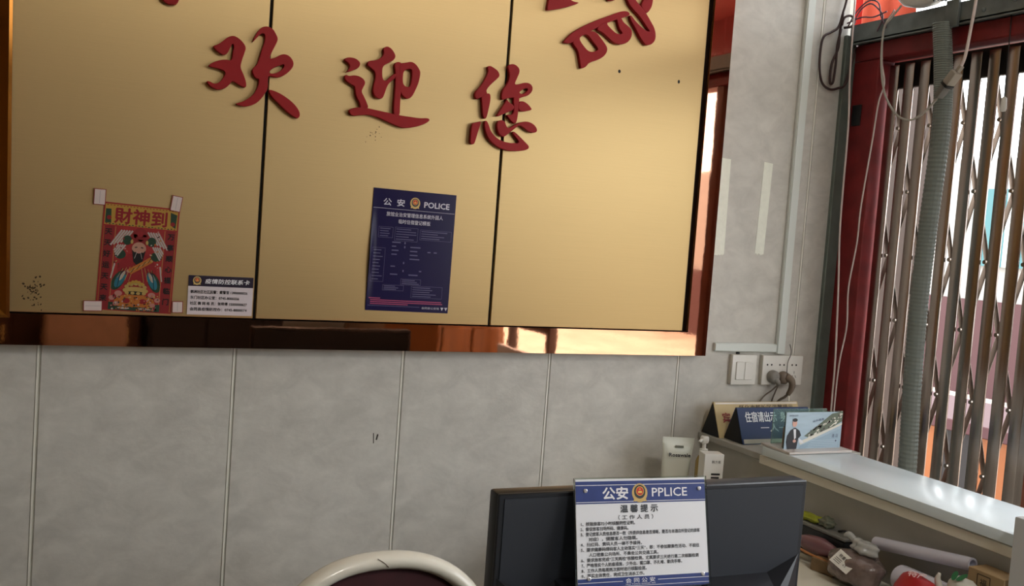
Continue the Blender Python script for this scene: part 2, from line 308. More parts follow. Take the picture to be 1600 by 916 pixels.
# steel angle in the corner, red door frame, rail
struct(boxo('trim_2', 2.082, 2.122, -0.012, 0.006, 0, 2.24, mat('grey_green_steel', (112, 122, 116), 0.5, 0.3, var=0.1, scale=25), bev=0.002))
df = thing('door_1', 'dark red painted steel frame of the street doorway beside the gate', 'door frame'); del df['category']; struct(df)
REDPAINT = mat('worn_red_paint', (126, 32, 34), 0.55, var=0.22, scale=18, bump=0.1)
STEEL = mat('galvanised_angle', (112, 120, 120), 0.5, 0.4, var=0.22, scale=22)
boxo('column', 2.122, 2.2, -0.105, 0.0, 0, 2.165, REDPAINT, df, bev=0.003)
boxo('mirrored_post', 2.122, 2.22, -0.735, -0.69, 0, 2.165, mat('mirrored_brown', (120, 66, 48), .5, var=.15, scale=8), df, bev=.004)  # unseen post added so the right mirror trim reflects brown instead of sky
boxo('beam', 2.122, 2.2, -3.3, 0.0, 2.165, 2.215, REDPAINT, df, bev=0.003)
bm = bmesh.new(); box(bm, 2.095, 2.099, -3.3, -0.01, 2.212, 2.268); box(bm, 2.095, 2.2, -3.3, -0.01, 2.216, 2.22)
mesh_obj('rail_angle', bm, STEEL, df)
boxo('rail_end_plate', 2.085, 2.094, -0.40, -0.36, 2.205, 2.275, STEEL, df, bev=0.001)
boxo('latch_plate', 2.118, 2.1225, -0.055, -0.02, 1.98, 2.04, BLACK, df, bev=0.001)
bm = bmesh.new()
for z in (2.245, 2.235): lathe(bm, [(0.006, 0), (0.006, 0.004), (0.003, 0.007)], 8, T(2.095, -0.47-(z-2.235)*9, z) @ RY(-90))
mesh_obj('bolt', bm, STEEL, df)

# ------------------------------------------------------------------ outside
struct(boxo('street', 2.16, 60, -60, 60, -0.3, -0.1, mat('concrete_paving', (206, 194, 178), 0.7, var=0.22, scale=1.6)))
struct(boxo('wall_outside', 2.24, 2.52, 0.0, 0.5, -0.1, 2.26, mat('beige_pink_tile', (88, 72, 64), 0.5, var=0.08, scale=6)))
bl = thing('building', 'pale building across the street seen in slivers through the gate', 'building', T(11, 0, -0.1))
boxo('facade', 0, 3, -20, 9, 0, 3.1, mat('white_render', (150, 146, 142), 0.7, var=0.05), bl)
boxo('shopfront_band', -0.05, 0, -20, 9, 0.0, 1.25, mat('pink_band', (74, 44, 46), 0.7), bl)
for k in range(8):
    wn = boxo('window', -0.06, 0.02, -8+2*k, -6.9+2*k, 1.7, 2.7, mat('teal_glass', (60, 104, 108), 0.15), bl)
    boxo('window_frame', -0.08, -0.06, -8+2*k+0.52, -8+2*k+0.58, 1.7, 2.7, WHITE, wn)
st = thing('street_stall', 'orange wooden stall standing low outside behind the gate', 'stall', T(3.6, 0.55, -0.1))
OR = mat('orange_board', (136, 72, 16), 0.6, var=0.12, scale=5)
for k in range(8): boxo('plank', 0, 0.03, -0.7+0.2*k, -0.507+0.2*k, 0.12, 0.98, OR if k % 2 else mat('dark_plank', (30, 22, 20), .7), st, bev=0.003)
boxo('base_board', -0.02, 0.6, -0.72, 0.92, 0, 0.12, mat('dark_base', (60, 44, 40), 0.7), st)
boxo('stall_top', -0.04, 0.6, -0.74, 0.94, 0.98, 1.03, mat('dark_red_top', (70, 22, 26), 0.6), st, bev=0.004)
for k, (yy, zz, c) in enumerate([(0.285, 2.30, (190, 40, 30)), (0.16, 2.30, (200, 84, 60))]):
    bm = bmesh.new(); n = 10
    pts = [(0.16*t/n-0.08, 0.006*math.sin(t*1.7)) for t in range(n+1)]
    for t in range(n):
        a, b = pts[t], pts[t+1]
        bm.faces.new([bm.verts.new(v) for v in ((a[1], a[0], 0), (b[1], b[0], 0), (b[1], b[0], 0.6), (a[1], a[0], 0.6))])
    bmesh.ops.remove_doubles(bm, verts=bm.verts[:], dist=1e-5)
    bmesh.ops.solidify(bm, geom=bm.faces[:], thickness=0.003)
    o = mesh_obj('cloth_banner', bm, mat('banner_%d' % k, c, 0.7), None, smooth=True, mw=T(2.40, yy, zz) @ RZ(45))
    tag(o, ['crimson hanging cloth banner glimpsed above the steel rail, nearest the wall', 'salmon hanging cloth banner glimpsed above the steel rail beside the foil-wrapped lamp'][k], 'banner', 'cloth banners above the rail')

aw = thing('sky_cut_awning', 'dark red fabric awning added unseen over the street doorway to cut the sky', 'awning', T(2.3, -2.0, 2.70))  # unseen awning, added to hold back sky light and darken the gold's reflection
AW = mat('awning_red', (134, 40, 40), .7, var=.08)
b2 = bmesh.new(); prism(b2, [(0, .34), (.9, .12), (.9, .11), (0, .33)], -1.2, 1.2); mesh_obj('canopy', b2, AW, aw)
for k in range(12): boxo('valance_flap', 0.89, 0.897, -1.2+.2*k, -1.005+.2*k, -.08, .115, AW, aw)
for y in (-1.15, 1.15): mesh_obj('arm', tube(bmesh.new(), [(0, y, -.1), (.87, y, .10)], .012, 8, 0), STEEL, aw)

# ------------------------------------------------------------------ folding gate
g = thing('folding_gate', 'folded stainless steel scissor gate with upright slats and crossed links', 'gate', T(2.16, 0, 0))
SS = mat('stainless_slat', (168, 156, 148), 0.24, 1.0, var=0.10, scale=3, stretch=(30, 30, 0.6), rvar=0.08)
bm = box(bmesh.new(), 0, 0.006, -0.0175, 0.0175, 0.02, 2.15, 0.0025, None, 2)
s0 = mesh_obj('slat', bm, SS, g, smooth=40); pitch = 0.0555
ys = [-0.128-pitch*k for k in range(10)]
for k, y in enumerate(ys):
    o = s0 if k == 0 else s0.copy()
    if k: link(o, g)
    o.location = (0, y, 0)
LK = mat('link_steel', (150, 140, 130), 0.3, 1.0)
Lh = 0.205; ang = math.degrees(math.atan2(pitch, Lh)); Ln = math.hypot(pitch, Lh)
bm = box(bmesh.new(), -0.0012, 0.0012, -0.008, 0.008, -Ln/2-0.008, Ln/2+0.008, 0.001)
l0 = mesh_obj('link', bm, LK, g); first = True
bm = bmesh.new(); lathe(bm, [(0.0055, -0.009), (0.0055, 0.001), (0.003, 0.003)], 8, RY(90))
r1 = mesh_obj('rivet', bm, LK, g); rf = True
for k in range(len(ys)-1):
    for j in range(6):
        z = 0.17+0.36*j+(0.18 if k % 2 else 0)
        if z > 2.0: continue
        for s in (-1, 1):
            o = l0 if first else l0.copy()
            if not first: link(o, g)
            first = False
            o.location = (0.014+0.003*(s > 0), (ys[k]+ys[k+1])/2, z); o.rotation_euler = (R(ang)*s, 0, 0)
        o = r1 if rf else r1.copy()
        if not rf: link(o, g)
        rf = False; o.location = (0.012, (ys[k]+ys[k+1])/2, z)
boxo('top_channel', 0.016, 0.03, -0.66, -0.11, 2.085, 2.16, mat('channel_dark', (60, 56, 52), .5, .6), g, bev=.001)
boxo('end_post', -0.004, 0.03, -0.672, -0.645, 0.0, 2.16, SS, g, bev=.003)

# corrugated hose in front of the gate
bm = bmesh.new(); path = catmull([(2.085, -0.352, 2.22), (2.085, -0.372, 2.09), (2.085, -0.383, 1.95), (2.085, -0.372, 1.70), (2.085, -0.366, 1.48), (2.085, -0.372, 1.25), (2.085, -0.383, 1.0), (2.085, -0.386, 0.6), (2.085, -0.386, 0.02)], 44)
rings = []
for i, p in enumerate(path):
    rd = 0.0265 if i % 2 else 0.0245
    rings.append([bm.verts.new((p.x+0.8*rd*math.cos(a), p.y+rd*math.sin(a), p.z)) for a in [2*math.pi*k/14 for k in range(14)]])
for i in range(len(rings)-1):
    for k in range(14): bm.faces.new((rings[i][k], rings[i][(k+1) % 14], rings[i+1][(k+1) % 14], rings[i+1][k]))
bm.faces.new(rings[0]); bm.faces.new(rings[-1])
tag(mesh_obj('corrugated_hose', bm, mat('grey_hose', (122, 130, 126), 0.5)), 'thick grey corrugated hose running down in front of the gate', 'hose')

# ------------------------------------------------------------------ gold sign board
sb = thing('sign_board', 'large brushed gold wall panel in a mirrored rose gold frame', 'sign board', T(0, 0, 0))
boxo('backing', -0.79, 1.655, -0.012, -0.0005, 1.30, 2.76, BLACKGAP, sb)
edges = [-0.720, -0.143, 0.434, 1.011, 1.588]
for a, b in zip(edges, edges[1:]):
    boxo('gold_panel', a+0.0035, b-(0.0035 if b < 1.5 else 0), -0.022, -0.012, 1.3635, 2.70, GOLD, sb, bev=0.0008)
def mitre(name, pts, yf):
    bm = bmesh.new(); prism(bm, pts, yf, -0.0005); return mesh_obj(name, bm, ROSE, sb)
xl, xr, zb, zt, fw = -0.79, 1.662, 1.297, 2.77, 0.0645
mitre('frame_bottom', [(xl, zb), (xr, zb), (xr-fw, zb+fw), (xl+fw, zb+fw)], -0.036)
mitre('frame_right', [(xr, zb), (xr, zt), (xr-fw, zt-fw), (xr-fw, zb+fw)], -0.036)
mitre('frame_top', [(xr, zt), (xl, zt), (xl+fw, zt-fw), (xr-fw, zt-fw)], -0.036)
mitre('frame_left', [(xl, zt), (xl, zb), (xl+fw, zb+fw), (xl+fw, zt-fw)], -0.036)
sp = flat_obj('screw_mark', (lambda b: (ell(b, 1.327, 2.034, 0.004, 0.0045), ell(b, 1.511, 2.031, 0.0035, 0.005), b)[-1])(bmesh.new()), BLACKGAP, sb, mw=on_wall(0, -0.0224, 0))
bm = bmesh.new()
for k in range(60):
    ell(bm, -0.015+random.gauss(0, 0.009), 1.405+random.gauss(0, 0.022), random.uniform(.0006, .0022), random.uniform(.0006, .003), 0, random.uniform(0, 180), n=7)
for k in range(14):
    ell(bm, 0.68+random.gauss(0, 0.012), 1.80+random.gauss(0, 0.012), random.uniform(.0006, .0016), random.uniform(.0006, .002), 0, random.uniform(0, 180), n=7)
stuff(flat_obj('corrosion_specks', bm, mat('corrosion', (74, 58, 34), 0.8), sb, mw=on_wall(0, -0.0224, 0)))

for key, lab in (('huan', 'raised red calligraphic character 欢, leftmost of the welcome greeting'), ('ying', 'raised red calligraphic character 迎, middle of the welcome greeting'),
                 ('nin', 'raised red calligraphic character 您, rightmost of the welcome greeting'), ('top', 'larger tilted red character cut off by the top edge at right'),
                 ('topleft', 'tip of a red character cut off at the top left')):
    bm = bmesh.new()
    for i, rings_ in enumerate(GLYPHS[key]): stroke_mesh(bm, rings_, 0.013, 0.0012, 0.00015*i)
    tag(mesh_obj('wall_character', bm, RED, None, smooth=35, mw=on_wall(0, -0.022, 0)), lab, 'letter', 'red raised characters')

# gold framed picture at the left edge, hung slightly crooked
fp = thing('picture_frame', 'glossy gold framed picture at the far left edge of the wall', 'picture frame', on_wall(-0.2285, -0.0365, 1.80, 1.5))
bm = bmesh.new(); W_, H_, m_ = 0.16, 0.45, 0.045
prof = [(0, 0), (0, 0.016), (0.006, 0.022), (0.036, 0.012), (0.045, 0.012), (0.045, 0)]
for sx, sy, L_, M_ in ((1, 0, W_, H_), (-1, 0, W_, H_), (0, 1, H_, W_), (0, -1, H_, W_)):
    b2 = bmesh.new(); ends = []
    for e in (-1, 1):
        ends.append([b2.verts.new((L_-d, e*(M_-d), h)) for d, h in prof])
    for k in range(len(prof)):
        b2.faces.new((ends[0][k], ends[0][(k+1) % len(prof)], ends[1][(k+1) % len(prof)], ends[1][k]))
    b2.faces.new(ends[0]); b2.faces.new(ends[1])
    a = math.degrees(math.atan2(sy, sx))
    mesh_obj('frame_side', merge(bmesh.new(), b2, RZ(a)), DARKGOLD, fp)
boxo('picture_panel', -W_+0.04, W_-0.04, -H_+0.04, H_-0.04, 0.002, 0.006, mat('picture_paper', (200, 180, 140), 0.6), fp)

# ------------------------------------------------------------------ emblem used on the police prints
EM = [mat('emblem_gold', (206, 176, 110), 0.5), mat('emblem_dark', (46, 52, 62), 0.5), mat('emblem_red', (196, 52, 48), 0.5), mat('emblem_yellow', (232, 190, 90), 0.5)]
def emblem(parent, cx, cy, r, z):
    bm = bmesh.new()
    ell(bm, cx, cy, r, r*1.08, z, mi=0, n=28)
    poly(bm, [(cx-r*.75, cy-r*.55), (cx+r*.75, cy-r*.55), (cx+r*.85, cy-r*1.0), (cx+r*.25, cy-r*.85), (cx, cy-r*1.12), (cx-r*.25, cy-r*.85), (cx-r*.85, cy-r*1.0)], z+.0002, 0)
    ell(bm, cx, cy+r*.12, r*.72, r*.78, z+.0004, mi=1, n=24); ell(bm, cx, cy+r*.2, r*.52, r*.54, z+.0006, mi=3, n=22); ell(bm, cx, cy+r*.2, r*.45, r*.47, z+.0008, mi=2, n=22)
    rect(bm, cx-r*.26, cx+r*.26, cy-r*.02, cy+r*.1, z+.001, 3); poly(bm, [(cx-r*.3, cy+r*.1), (cx+r*.3, cy+r*.1), (cx+r*.18, cy+r*.22), (cx-r*.18, cy+r*.22)], z+.001, 3)
    st_ = [(cx+r*(.13 if k % 2 == 0 else .055)*math.sin(k*math.pi/5), cy+r*.42+r*(.13 if k % 2 == 0 else .055)*math.cos(k*math.pi/5)) for k in range(10)]
    poly(bm, st_, z+.001, 3)
    return flat_obj('emblem', bm, EM, parent)

# ------------------------------------------------------------------ police poster on the gold panel
pp = thing('police_poster', 'dark navy police notice sheet stuck on the gold panel', 'poster', on_wall(0.795, -0.0222, 1.535, -0.5))
w2, h2 = 0.104, 0.1445
def bulge(x, y):                                           # the left edge bulges away from the wall
    return 0.006*math.exp(-((x+w2)/0.008)**2)*math.exp(-((y+0.02)/0.07)**2)
def lay(bm):
    for v in bm.verts: v.co.z += bulge_p(v.co.x, v.co.y)
    return bm
bulge_p = lambda x, y, w_=0.104: 0.006*math.exp(-((x+w_)/0.008)**2)*math.exp(-((y+0.02)/0.07)**2)
bm = bmesh.new(); fx = [k*.008 for k in range(16)]+[.128+.872*k/10 for k in range(11)]
grid = [[bm.verts.new((-w2+2*w2*a, -h2+2*h2*j/16, 0.0012+bulge(-w2+2*w2*a, -h2+2*h2*j/16))) for j in range(17)] for a in fx]
for i in range(len(fx)-1):
    for j in range(16): bm.faces.new((grid[i][j], grid[i+1][j], grid[i+1][j+1], grid[i][j+1]))
flat_obj('sheet', bm, mat('glossy_navy_sheet', (30, 25, 68), 0.22, spec=.3), pp)
for p_ in pp.children[0].data.polygons: p_.use_smooth = True
boxo('sheet_back', -w2, w2, -h2, h2, 0, 0.0008, mat('sheet_edge', (30, 26, 50), .5), pp)
Z = 0.0016
bm = bmesh.new()
text(bm, '公  安', -0.052, 0.114, 0.018, Z, fat=.0004, width=0.052); text(bm, 'POLICE', 0.055, 0.115, 0.019, Z, fat=.0005, width=0.064)
text(bm, '旅馆业治安管理信息系统外国人', 0.002, 0.086, 0.011, Z, bold=0.008, width=0.142); text(bm, '临时住宿登记模板', 0.002, 0.070, 0.011, Z, bold=0.008, width=0.080)
line(bm, -w2+.002, 0.0985, w2-.002, 0.0985, 0.0007, Z)
text(bm, '会同县公安局', 0.058, -0.134, 0.006, Z, width=0.045); poly(bm, [(0.084, -.131), (0.092, -.131), (0.088, -.139)], Z); poly(bm, [(0.094, -.131), (0.102, -.131), (0.098, -.139)], Z)
stuff(flat_obj('white_lettering', lay(bm), mat('poster_white', (205, 202, 218), 0.4), pp))
bm = bmesh.new(); q = random.Random(3)
for x0, x1, y0, y1, n in ((-.085, -.05, .030, .055, 4), (-.045, .012, .024, .056, 5), (.018, .098, .030, .054, 4), (-.098, -.066, -.075, .005, 10), (-.022, .028, -.080, -.066, 3), (-.066, -.014, -.095, -.082, 3), (.006, .085, -.110, -.082, 5)):
    frame(bm, x0, x1, y0, y1, 0.0006, Z)
    for k in range(n):
        yy = y1-(k+.7)*(y1-y0)/(n+.4); line(bm, x0+.003, yy, x1-.003-q.random()*.4*(x1-x0), yy, 0.0016, Z)
for k in range(9):
    yy = .020-.0095*k
    for x0, L in ((-.050, .022), (-.004, .026)):
        if q.random() < .85: line(bm, x0, yy, x0+L*q.uniform(.4, 1), yy, .0026, Z)
for k in (0, 1, 5, 7): line(bm, -.018, .022-.0095*k, -.018, .017-.0095*k, .003, Z)
line(bm, .040, .001, .048, .001, .0026, Z); line(bm, .056, .001, .064, .001, .0026, Z); line(bm, .022, -.046, .028, -.046, .0026, Z)
flat_obj('fine_print', lay(bm), mat('poster_grey', (96, 92, 132), 0.4), pp)
bm = bmesh.new()
for k, (a, b) in enumerate(((-.098, -.070), (-.094, .085), (-.094, .088), (-.094, .000))): line(bm, a, -.1145-.0045*k, b, -.1145-.0045*k, .0022, Z)
flat_obj('pink_print', lay(bm), mat('poster_pink', (170, 70, 110), 0.4), pp)
bm = bmesh.new(); line(bm, -w2+.004, -.1325, 0.03, -.1325, .001, Z); flat_obj('rule', bm, mat('poster_grey', (96, 92, 132), 0.4), pp)
emblem(pp, 0.000, 0.116, 0.0125, Z)

# ------------------------------------------------------------------ red folk print with four tape corners
fo = thing('new_year_print', 'red folk print of a bearded robed deity taped by its corners', 'poster', on_wall(0.183, -0.0222, 1.485, -2.1))
w2, h2 = 0.0761, 0.1143
boxo('paper', -w2, w2, -h2, h2, 0, 0.0008, mat('print_red', (150, 34, 34), 0.5, var=0.12, scale=40), fo)
PC = {'yellow': (206, 160, 62), 'red': (160, 26, 34), 'deep': (150, 30, 34), 'black': (18, 10, 12), 'white': (206, 192, 184), 'skin': (204, 150, 128), 'green': (34, 66, 46), 'teal': (40, 122, 142), 'orange': (206, 120, 44), 'gold': (204, 170, 96), 'rose': (206, 140, 130)}
art = {k: bmesh.new() for k in PC}
def U(u): return -w2+u*2*w2
def V(v): return h2-v*2*h2
def E(c, u, v, a, b, lv=1, rot=0, n=16, **k): ell(art[c], U(u), V(v), a*2*w2, b*2*h2, 0.0008+0.00015*lv, rot, n=n, **k)
def P(c, pts, lv=1): poly(art[c], [(U(a), V(b)) for a, b in pts], 0.0008+0.00015*lv)
P('yellow', [(.02, .015), (.98, .015), (.98, .205), (.02, .205)]); P('green', [(.03, .06), (.10, .06), (.11, .19), (.03, .19)], 2); P('green', [(.88, .04), (.97, .06), (.96, .19), (.89, .16)], 2)
E('red', .08, .14, .03, .02, 3); E('red', .92, .15, .03, .02, 3)
text(art['red'], '財神到', U(.5), V(.115), 0.035, 0.0014, fat=.0011, width=0.104)
P('deep', [(.02, .215), (.155, .215), (.155, .99), (.02, .99)]); P('deep', [(.845, .215), (.98, .215), (.98, .99), (.845, .99)])
for cc, uu_ in (('天天好运天天来', .087), ('万事顺心福临门', .913)):
    for k, ch in enumerate(cc): text(art['black'], ch, U(uu_), V(.27+.103*k), 0.0145, 0.0014, fat=.0005)
for s in (-1, 1):
    for k in range(5): line(art['white'], U(.5+s*(.10+.035*k)), V(.245), U(.5+s*(.20+.045*k)), V(.35+.012*k), .0035, 0.0012)
    for k in range(4): line(art['white'], U(.5+s*(.18+.03*k)), V(.38), U(.5+s*(.29+.012*k)), V(.50-.02*k), .0032, 0.0012)
    line(art['white'], U(.5+s*.30), V(.56), U(.5+s*.335), V(.70), .003, 0.0012)
    E('green', .5+s*.16, .335, .06, .045, 3); E('green', .5+s*.24, .47, .075, .045, 2)
    E('teal', .5+s*.21, .70, .055, .09, 3, 25*s); E('white', .5+s*.19, .67, .02, .05, 4, 25*s); E('rose', .5+s*.22, .835, .05, .025, 3); E('rose', .5+s*.30, .88, .04, .022, 3); E('rose', .5+s*.24, .93, .04, .02, 5)
    P('green', [(.5+s*.28, .92), (.5+s*.34, .92), (.5+s*.34, .99), (.5+s*.28, .99)], 5)
E('red', .5, .62, .26, .17, 2); P('red', [(.36, .46), (.64, .46), (.72, .66), (.28, .66)], 3)
E('deep', .5, .275, .09, .065, 4); P('deep', [(.40, .27), (.60, .27), (.61, .36), (.39, .36)], 4); E('red', .5, .27, .04, .03, 5)
E('skin', .5, .405, .095, .06, 5); P('black', [(.41, .42), (.44, .44), (.56, .44), (.59, .42), (.56, .53), (.5, .57), (.44, .53)], 6); E('rose', .5, .442, .03, .008, 7); E('black', .46, .395, .02, .005, 7, 15); E('black', .54, .395, .02, .005, 7, -15); E('skin', .5, .42, .012, .018, 8)
line(art['orange'], U(.40), V(.63), U(.68), V(.50), .012, 0.0021); line(art['gold'], U(.40), V(.63), U(.68), V(.50), .0016, 0.0023)
for t in (.15, .4, .65, .9): line(art['black'], U(.40+.28*t)-.003, V(.63-.13*t)-.005, U(.40+.28*t)+.003, V(.63-.13*t)+.005, .0012, 0.0024)
E('skin', .40, .62, .04, .018, 8)
E('orange', .5, .91, .27, .075, 4); E('red', .39, .90, .05, .025, 5); E('red', .61, .90, .05, .025, 5); E('gold', .5, .80, .17, .035, 5); E('black', .5, .825, .13, .018, 6)
for k in range(9): E('gold', .38+.03*k, .765-.028*math.sin(k*math.pi/8)-.012*(k % 2), .028, .016, 7)
for k in range(5): E('yellow', .42+.04*k, .735-.02*math.sin(k*math.pi/4), .024, .014, 8)
for k in range(4): E('gold', .39+.075*k, .825, .028, .014, 8)
P('green', [(.2, .955), (.8, .955), (.8, .99), (.2, .99)], 5); E('white', .36, .97, .08, .01, 6); E('white', .64, .97, .08, .01, 6)
q = random.Random(12)
for k in range(150):                                          # small printed ornament: blossoms, coins, robe trim
    u, v = q.uniform(.19, .81), q.choice((q.uniform(.84, .985), q.uniform(.84, .985), q.uniform(.22, .60)))
    if .38 < u < .62 and v < .6: continue
    E(q.choice(('gold', 'rose', 'orange', 'white', 'green', 'deep', 'black')), u, v, q.uniform(.006, .016), q.uniform(.004, .010), 9+(k % 4)*.2, q.uniform(0, 90), n=7)
for s_ in (-1, 1):
    for k in range(4): line(art['gold'], U(.5+s_*(.05+.045*k)), V(.57+.01*k), U(.5+s_*(.10+.05*k)), V(.72-.01*k), .0009, 0.0018)
    line(art['gold'], U(.5+s_*.325), V(.22), U(.5+s_*.325), V(.985), .0008, 0.0012); line(art['yellow'], U(.5+s_*.475), V(.22), U(.5+s_*.475), V(.985), .0006, 0.0012)
    line(art['black'], U(.5+s_*.20), V(.60), U(.5+s_*.25), V(.80), .0010, 0.0022); E('green', .5+s_*.235, .715, .075, .10, 2.5, 25*s_)
    E('gold', .5+s_*.10, .345, .018, .02, 9); line(art['white'], U(.5+s_*.02), V(.43), U(.5+s_*.05), V(.50), .0009, 0.0024)
for k in range(22): E('green' if k % 3 else 'red', .05+.9*k/21, .195+.004*(k % 2), .014, .005, 3, n=7); E('deep', .05+.9*k/21, .024, .012, .004, 3, n=7)
for k, b_ in art.items(): stuff(flat_obj('print_' + {'deep': 'maroon', 'rose': 'pink'}.get(k, k), b_, mat('ink_' + k, tuple(int(c*.86) for c in PC[k]), 0.5), fo))
Ti = fo.matrix_world.inverted()
for nm, x, z, a, b, ro in (('TL', 0.102, 1.611, .0205, .031, -1), ('TR', 0.255, 1.608, .0186, .031, -8), ('BL', 0.098, 1.381, .034, .0195, 1), ('BR', 0.268, 1.384, .0195, .0225, 1)):
    bm = box(bmesh.new(), -a/2-.0015, a/2+.0015, -b/2-.0015, b/2+.0015, 0.0026, 0.0030, 0); bmr = mesh_obj('tape_tab', bm, mat('tab_red', (150, 60, 60), 0.5), fo)
    bmr.matrix_local = Ti @ on_wall(x, -0.0222, z, ro)
    o = boxo('tab_label', -a/2, a/2, -b/2, b/2, 0.0030, 0.0034, mat('tab_white', (212, 196, 192), 0.5), bmr)
    bm = bmesh.new()
    if a > b: line(bm, -a*.42, 0, a*.42, 0, .0006, .0036)
    else: line(bm, 0, -b*.42, 0, b*.42, .0006, .0036)
    flat_obj('crease', bm, mat('tab_crease', (150, 140, 150), 0.6), bmr)

# ------------------------------------------------------------------ contact card
cc = thing('contact_card', 'small white epidemic contact card with dark header beside the folk print', 'card', on_wall(0.358, -0.0222, 1.412, 0.1))
w2, h2 = 0.0697, 0.0432
boxo('card', -w2, w2, -h2, h2, 0, 0.001, mat('card_white', (214, 204, 210), 0.45), cc)
bm = bmesh.new(); rect(bm, -w2, w2, h2-.0235, h2, .0012); flat_obj('header_band', bm, mat('header_dark', (36, 26, 48), 0.4), cc)
bm = bmesh.new(); text(bm, '疫情防控联系卡', 0.013, h2-.012, 0.0115, .0014, fat=.00025, width=0.096, skew=0.15); flat_obj('header_lettering', bm, PRINTWHITE, cc)
bm = bmesh.new()
for k, (t_, wd) in enumerate((('鹤洲社区社区民警：戴警官 13900000026', .122), ('东门社区办公室：0745-8000256', .104), ('社区 微 网 格 员：张师傅 15000000627', .122), ('会同县疫情防控办：0745-8800074', .122))):
    text(bm, t_, -0.0645, 0.0075-.0128*k, 0.0078, .0014, 'LEFT', fat=.0002, width=wd)
flat_obj('lettering', bm, PRINTBLACK, cc)
emblem(cc, -0.0515, h2-.0115, 0.0088, .0014)

# ------------------------------------------------------------------ things on the grey wall
for x, z, w_, h_, ro, lab in ((1.703, 1.713, .033, .268, 0.8, 'pale masking tape strip touching the rose gold frame'), (1.846, 1.718, .031, .262, -1.2, 'pale masking tape strip midway between frame and vertical trunking')):
    bm = bmesh.new(); n = 14; L, Rr = [], []
    pts = [(-w_/2, h_/2), (w_/2, h_/2-.002)] + [(w_/2-(w_)*k/7, -h_/2+random.uniform(-.003, .003)) for k in range(8)]
    prism(bm, pts, -0.0006, 0.0)
    tag(mesh_obj('tape_strip', bm, mat('masking_tape', (238, 240, 228), 0.6, var=0.04, scale=60), None, mw=T(x, -0.0002, z) @ RY(-ro)), lab, 'tape', 'masking tape strips on the wall')
tr = thing('cable_trunking', 'pale vertical plastic cable trunking running down to the sockets', 'trunking', T(1.944, 0, 0))
boxo('channel', -0.016, 0.016, -0.010, 0, 1.303, 2.99, mat('trunk_grey', (218, 224, 220), 0.4), tr, bev=0.0015)
boxo('cover', -0.0135, 0.0135, -0.0125, -0.010, 1.303, 2.99, mat('trunk_grey', (218, 224, 220), 0.4), tr, bev=0.001)
tr = thing('cable_trunking', 'short pale horizontal cable trunking above the light switch', 'trunking', T(1.819, 0, 1.319))
boxo('channel', -0.108, 0.108, -0.010, 0, -.0125, .0125, mat('trunk_grey', (218, 224, 220), 0.4), tr, bev=0.0015)
boxo('cover', -0.108, 0.108, -0.0125, -0.010, -.0105, .0105, mat('trunk_grey', (218, 224, 220), 0.4), tr, bev=0.001)
tag(boxo('cable_clip', 1.792, 1.802, -0.006, 0, 1.299, 1.3055, BLACK, bev=0.001), 'small dark cable clip under the horizontal trunking', 'clip')
sw = thing('light_switch', 'white two-rocker light switch left of the sockets', 'switch', on_wall(1.814, 0, 1.256))
boxo('back_box', -.043, .043, -.043, .043, 0, .010, CREAM, sw, bev=.001); boxo('face_plate', -.043, .043, -.043, .043, .010, .016, WHITE, sw, bev=.0025, seg=2)
for s in (-1, 1): boxo('rocker', -.0145+s*.0150, .0145+s*.0150, -.028, .023, .016, .0195, WHITE, sw, bev=.001)
so = thing('wall_socket', 'white three-gang wall socket with two plugs in it', 'socket', on_wall(1.952, 0, 1.2555))
boxo('back_box', -.072, .072, -.043, .043, 0, .010, CREAM, so, bev=.001); boxo('face_plate', -.073, .073, -.043, .043, .010, .016, WHITE, so, bev=.0025, seg=2)
for k in (-1, 0, 1):
    for s in (-1, 1):
        bm = bmesh.new(); lathe(bm, [(.0028, 0), (.0028, .0006)], 10, T(.045*k+s*.0075-.004, .016, .0158)); mesh_obj('pin_hole', bm, BLACK, so)
for s in (-1, 1): mesh_obj('pin_slot', box(bmesh.new(), -.0008, .0008, -.004, .004, 0, .0006, mx=T(.043+s*.006, -.018, .0158) @ RZ(s*30)), mat('slot_grey', (110, 104, 100), .6), so)
mesh_obj('pin_slot', box(bmesh.new(), -.0008, .0008, -.004, .004, 0, .0006, mx=T(.043, -.006, .0158)), mat('slot_grey', (110, 104, 100), .6), so)
def plug(name, x, z, m, lab, cord, rad, big):
    p = thing(name, lab, 'plug', on_wall(x, -0.016, z))
    bm = bmesh.new(); lathe(bm, [(.018, 0), (.019, .004), (.018, .014), (.014, .019), (.006, .021)], 18); mesh_obj('plug_body', bm, m, p, smooth=45)
    bm = bmesh.new()
    if big: tube(bm, [(.004, .004, .016), (.014, -.006, .026), (.017, -.025, .026), (.012, -.048, .018)], [.012, .0105, .009, .0065], 10)
    else: tube(bm, [(.0, -.006, .014), (.009, -.014, .018), (.014, -.022, .016)], [.009, .008, .006], 10)
    mesh_obj('strain_relief', bm, m, p, smooth=True)
    for c_ in cord: bm = bmesh.new(); tube(bm, c_, rad, 8); mesh_obj('cord', bm, mat('cord_grey', (120, 110, 100), .5), p, smooth=True)
plug('power_plug', 1.914, 1.238, mat('plug_grey', (134, 130, 124), .5), 'grey round plug in the left socket gang', [[(.014, -.022, .016), (.002, -.04, .004), (-.022, -.07, -.010), (-.045, -.13, -.0125)], [(.014, -.022, .016), (.017, -.045, .002), (.018, -.08, -.0125), (.016, -.13, -.0125)]], .0022, False)
plug('power_plug', 1.952, 1.235, mat('plug_taupe', (122, 108, 94), .5), 'brown angled plug with bent cord in the middle gang', [[(.012, -.046, .018), (.008, -.056, .010), (.001, -.068, -.004), (-.003, -.085, -.0115), (-.004, -.125, -.0115)]], .0036, True)
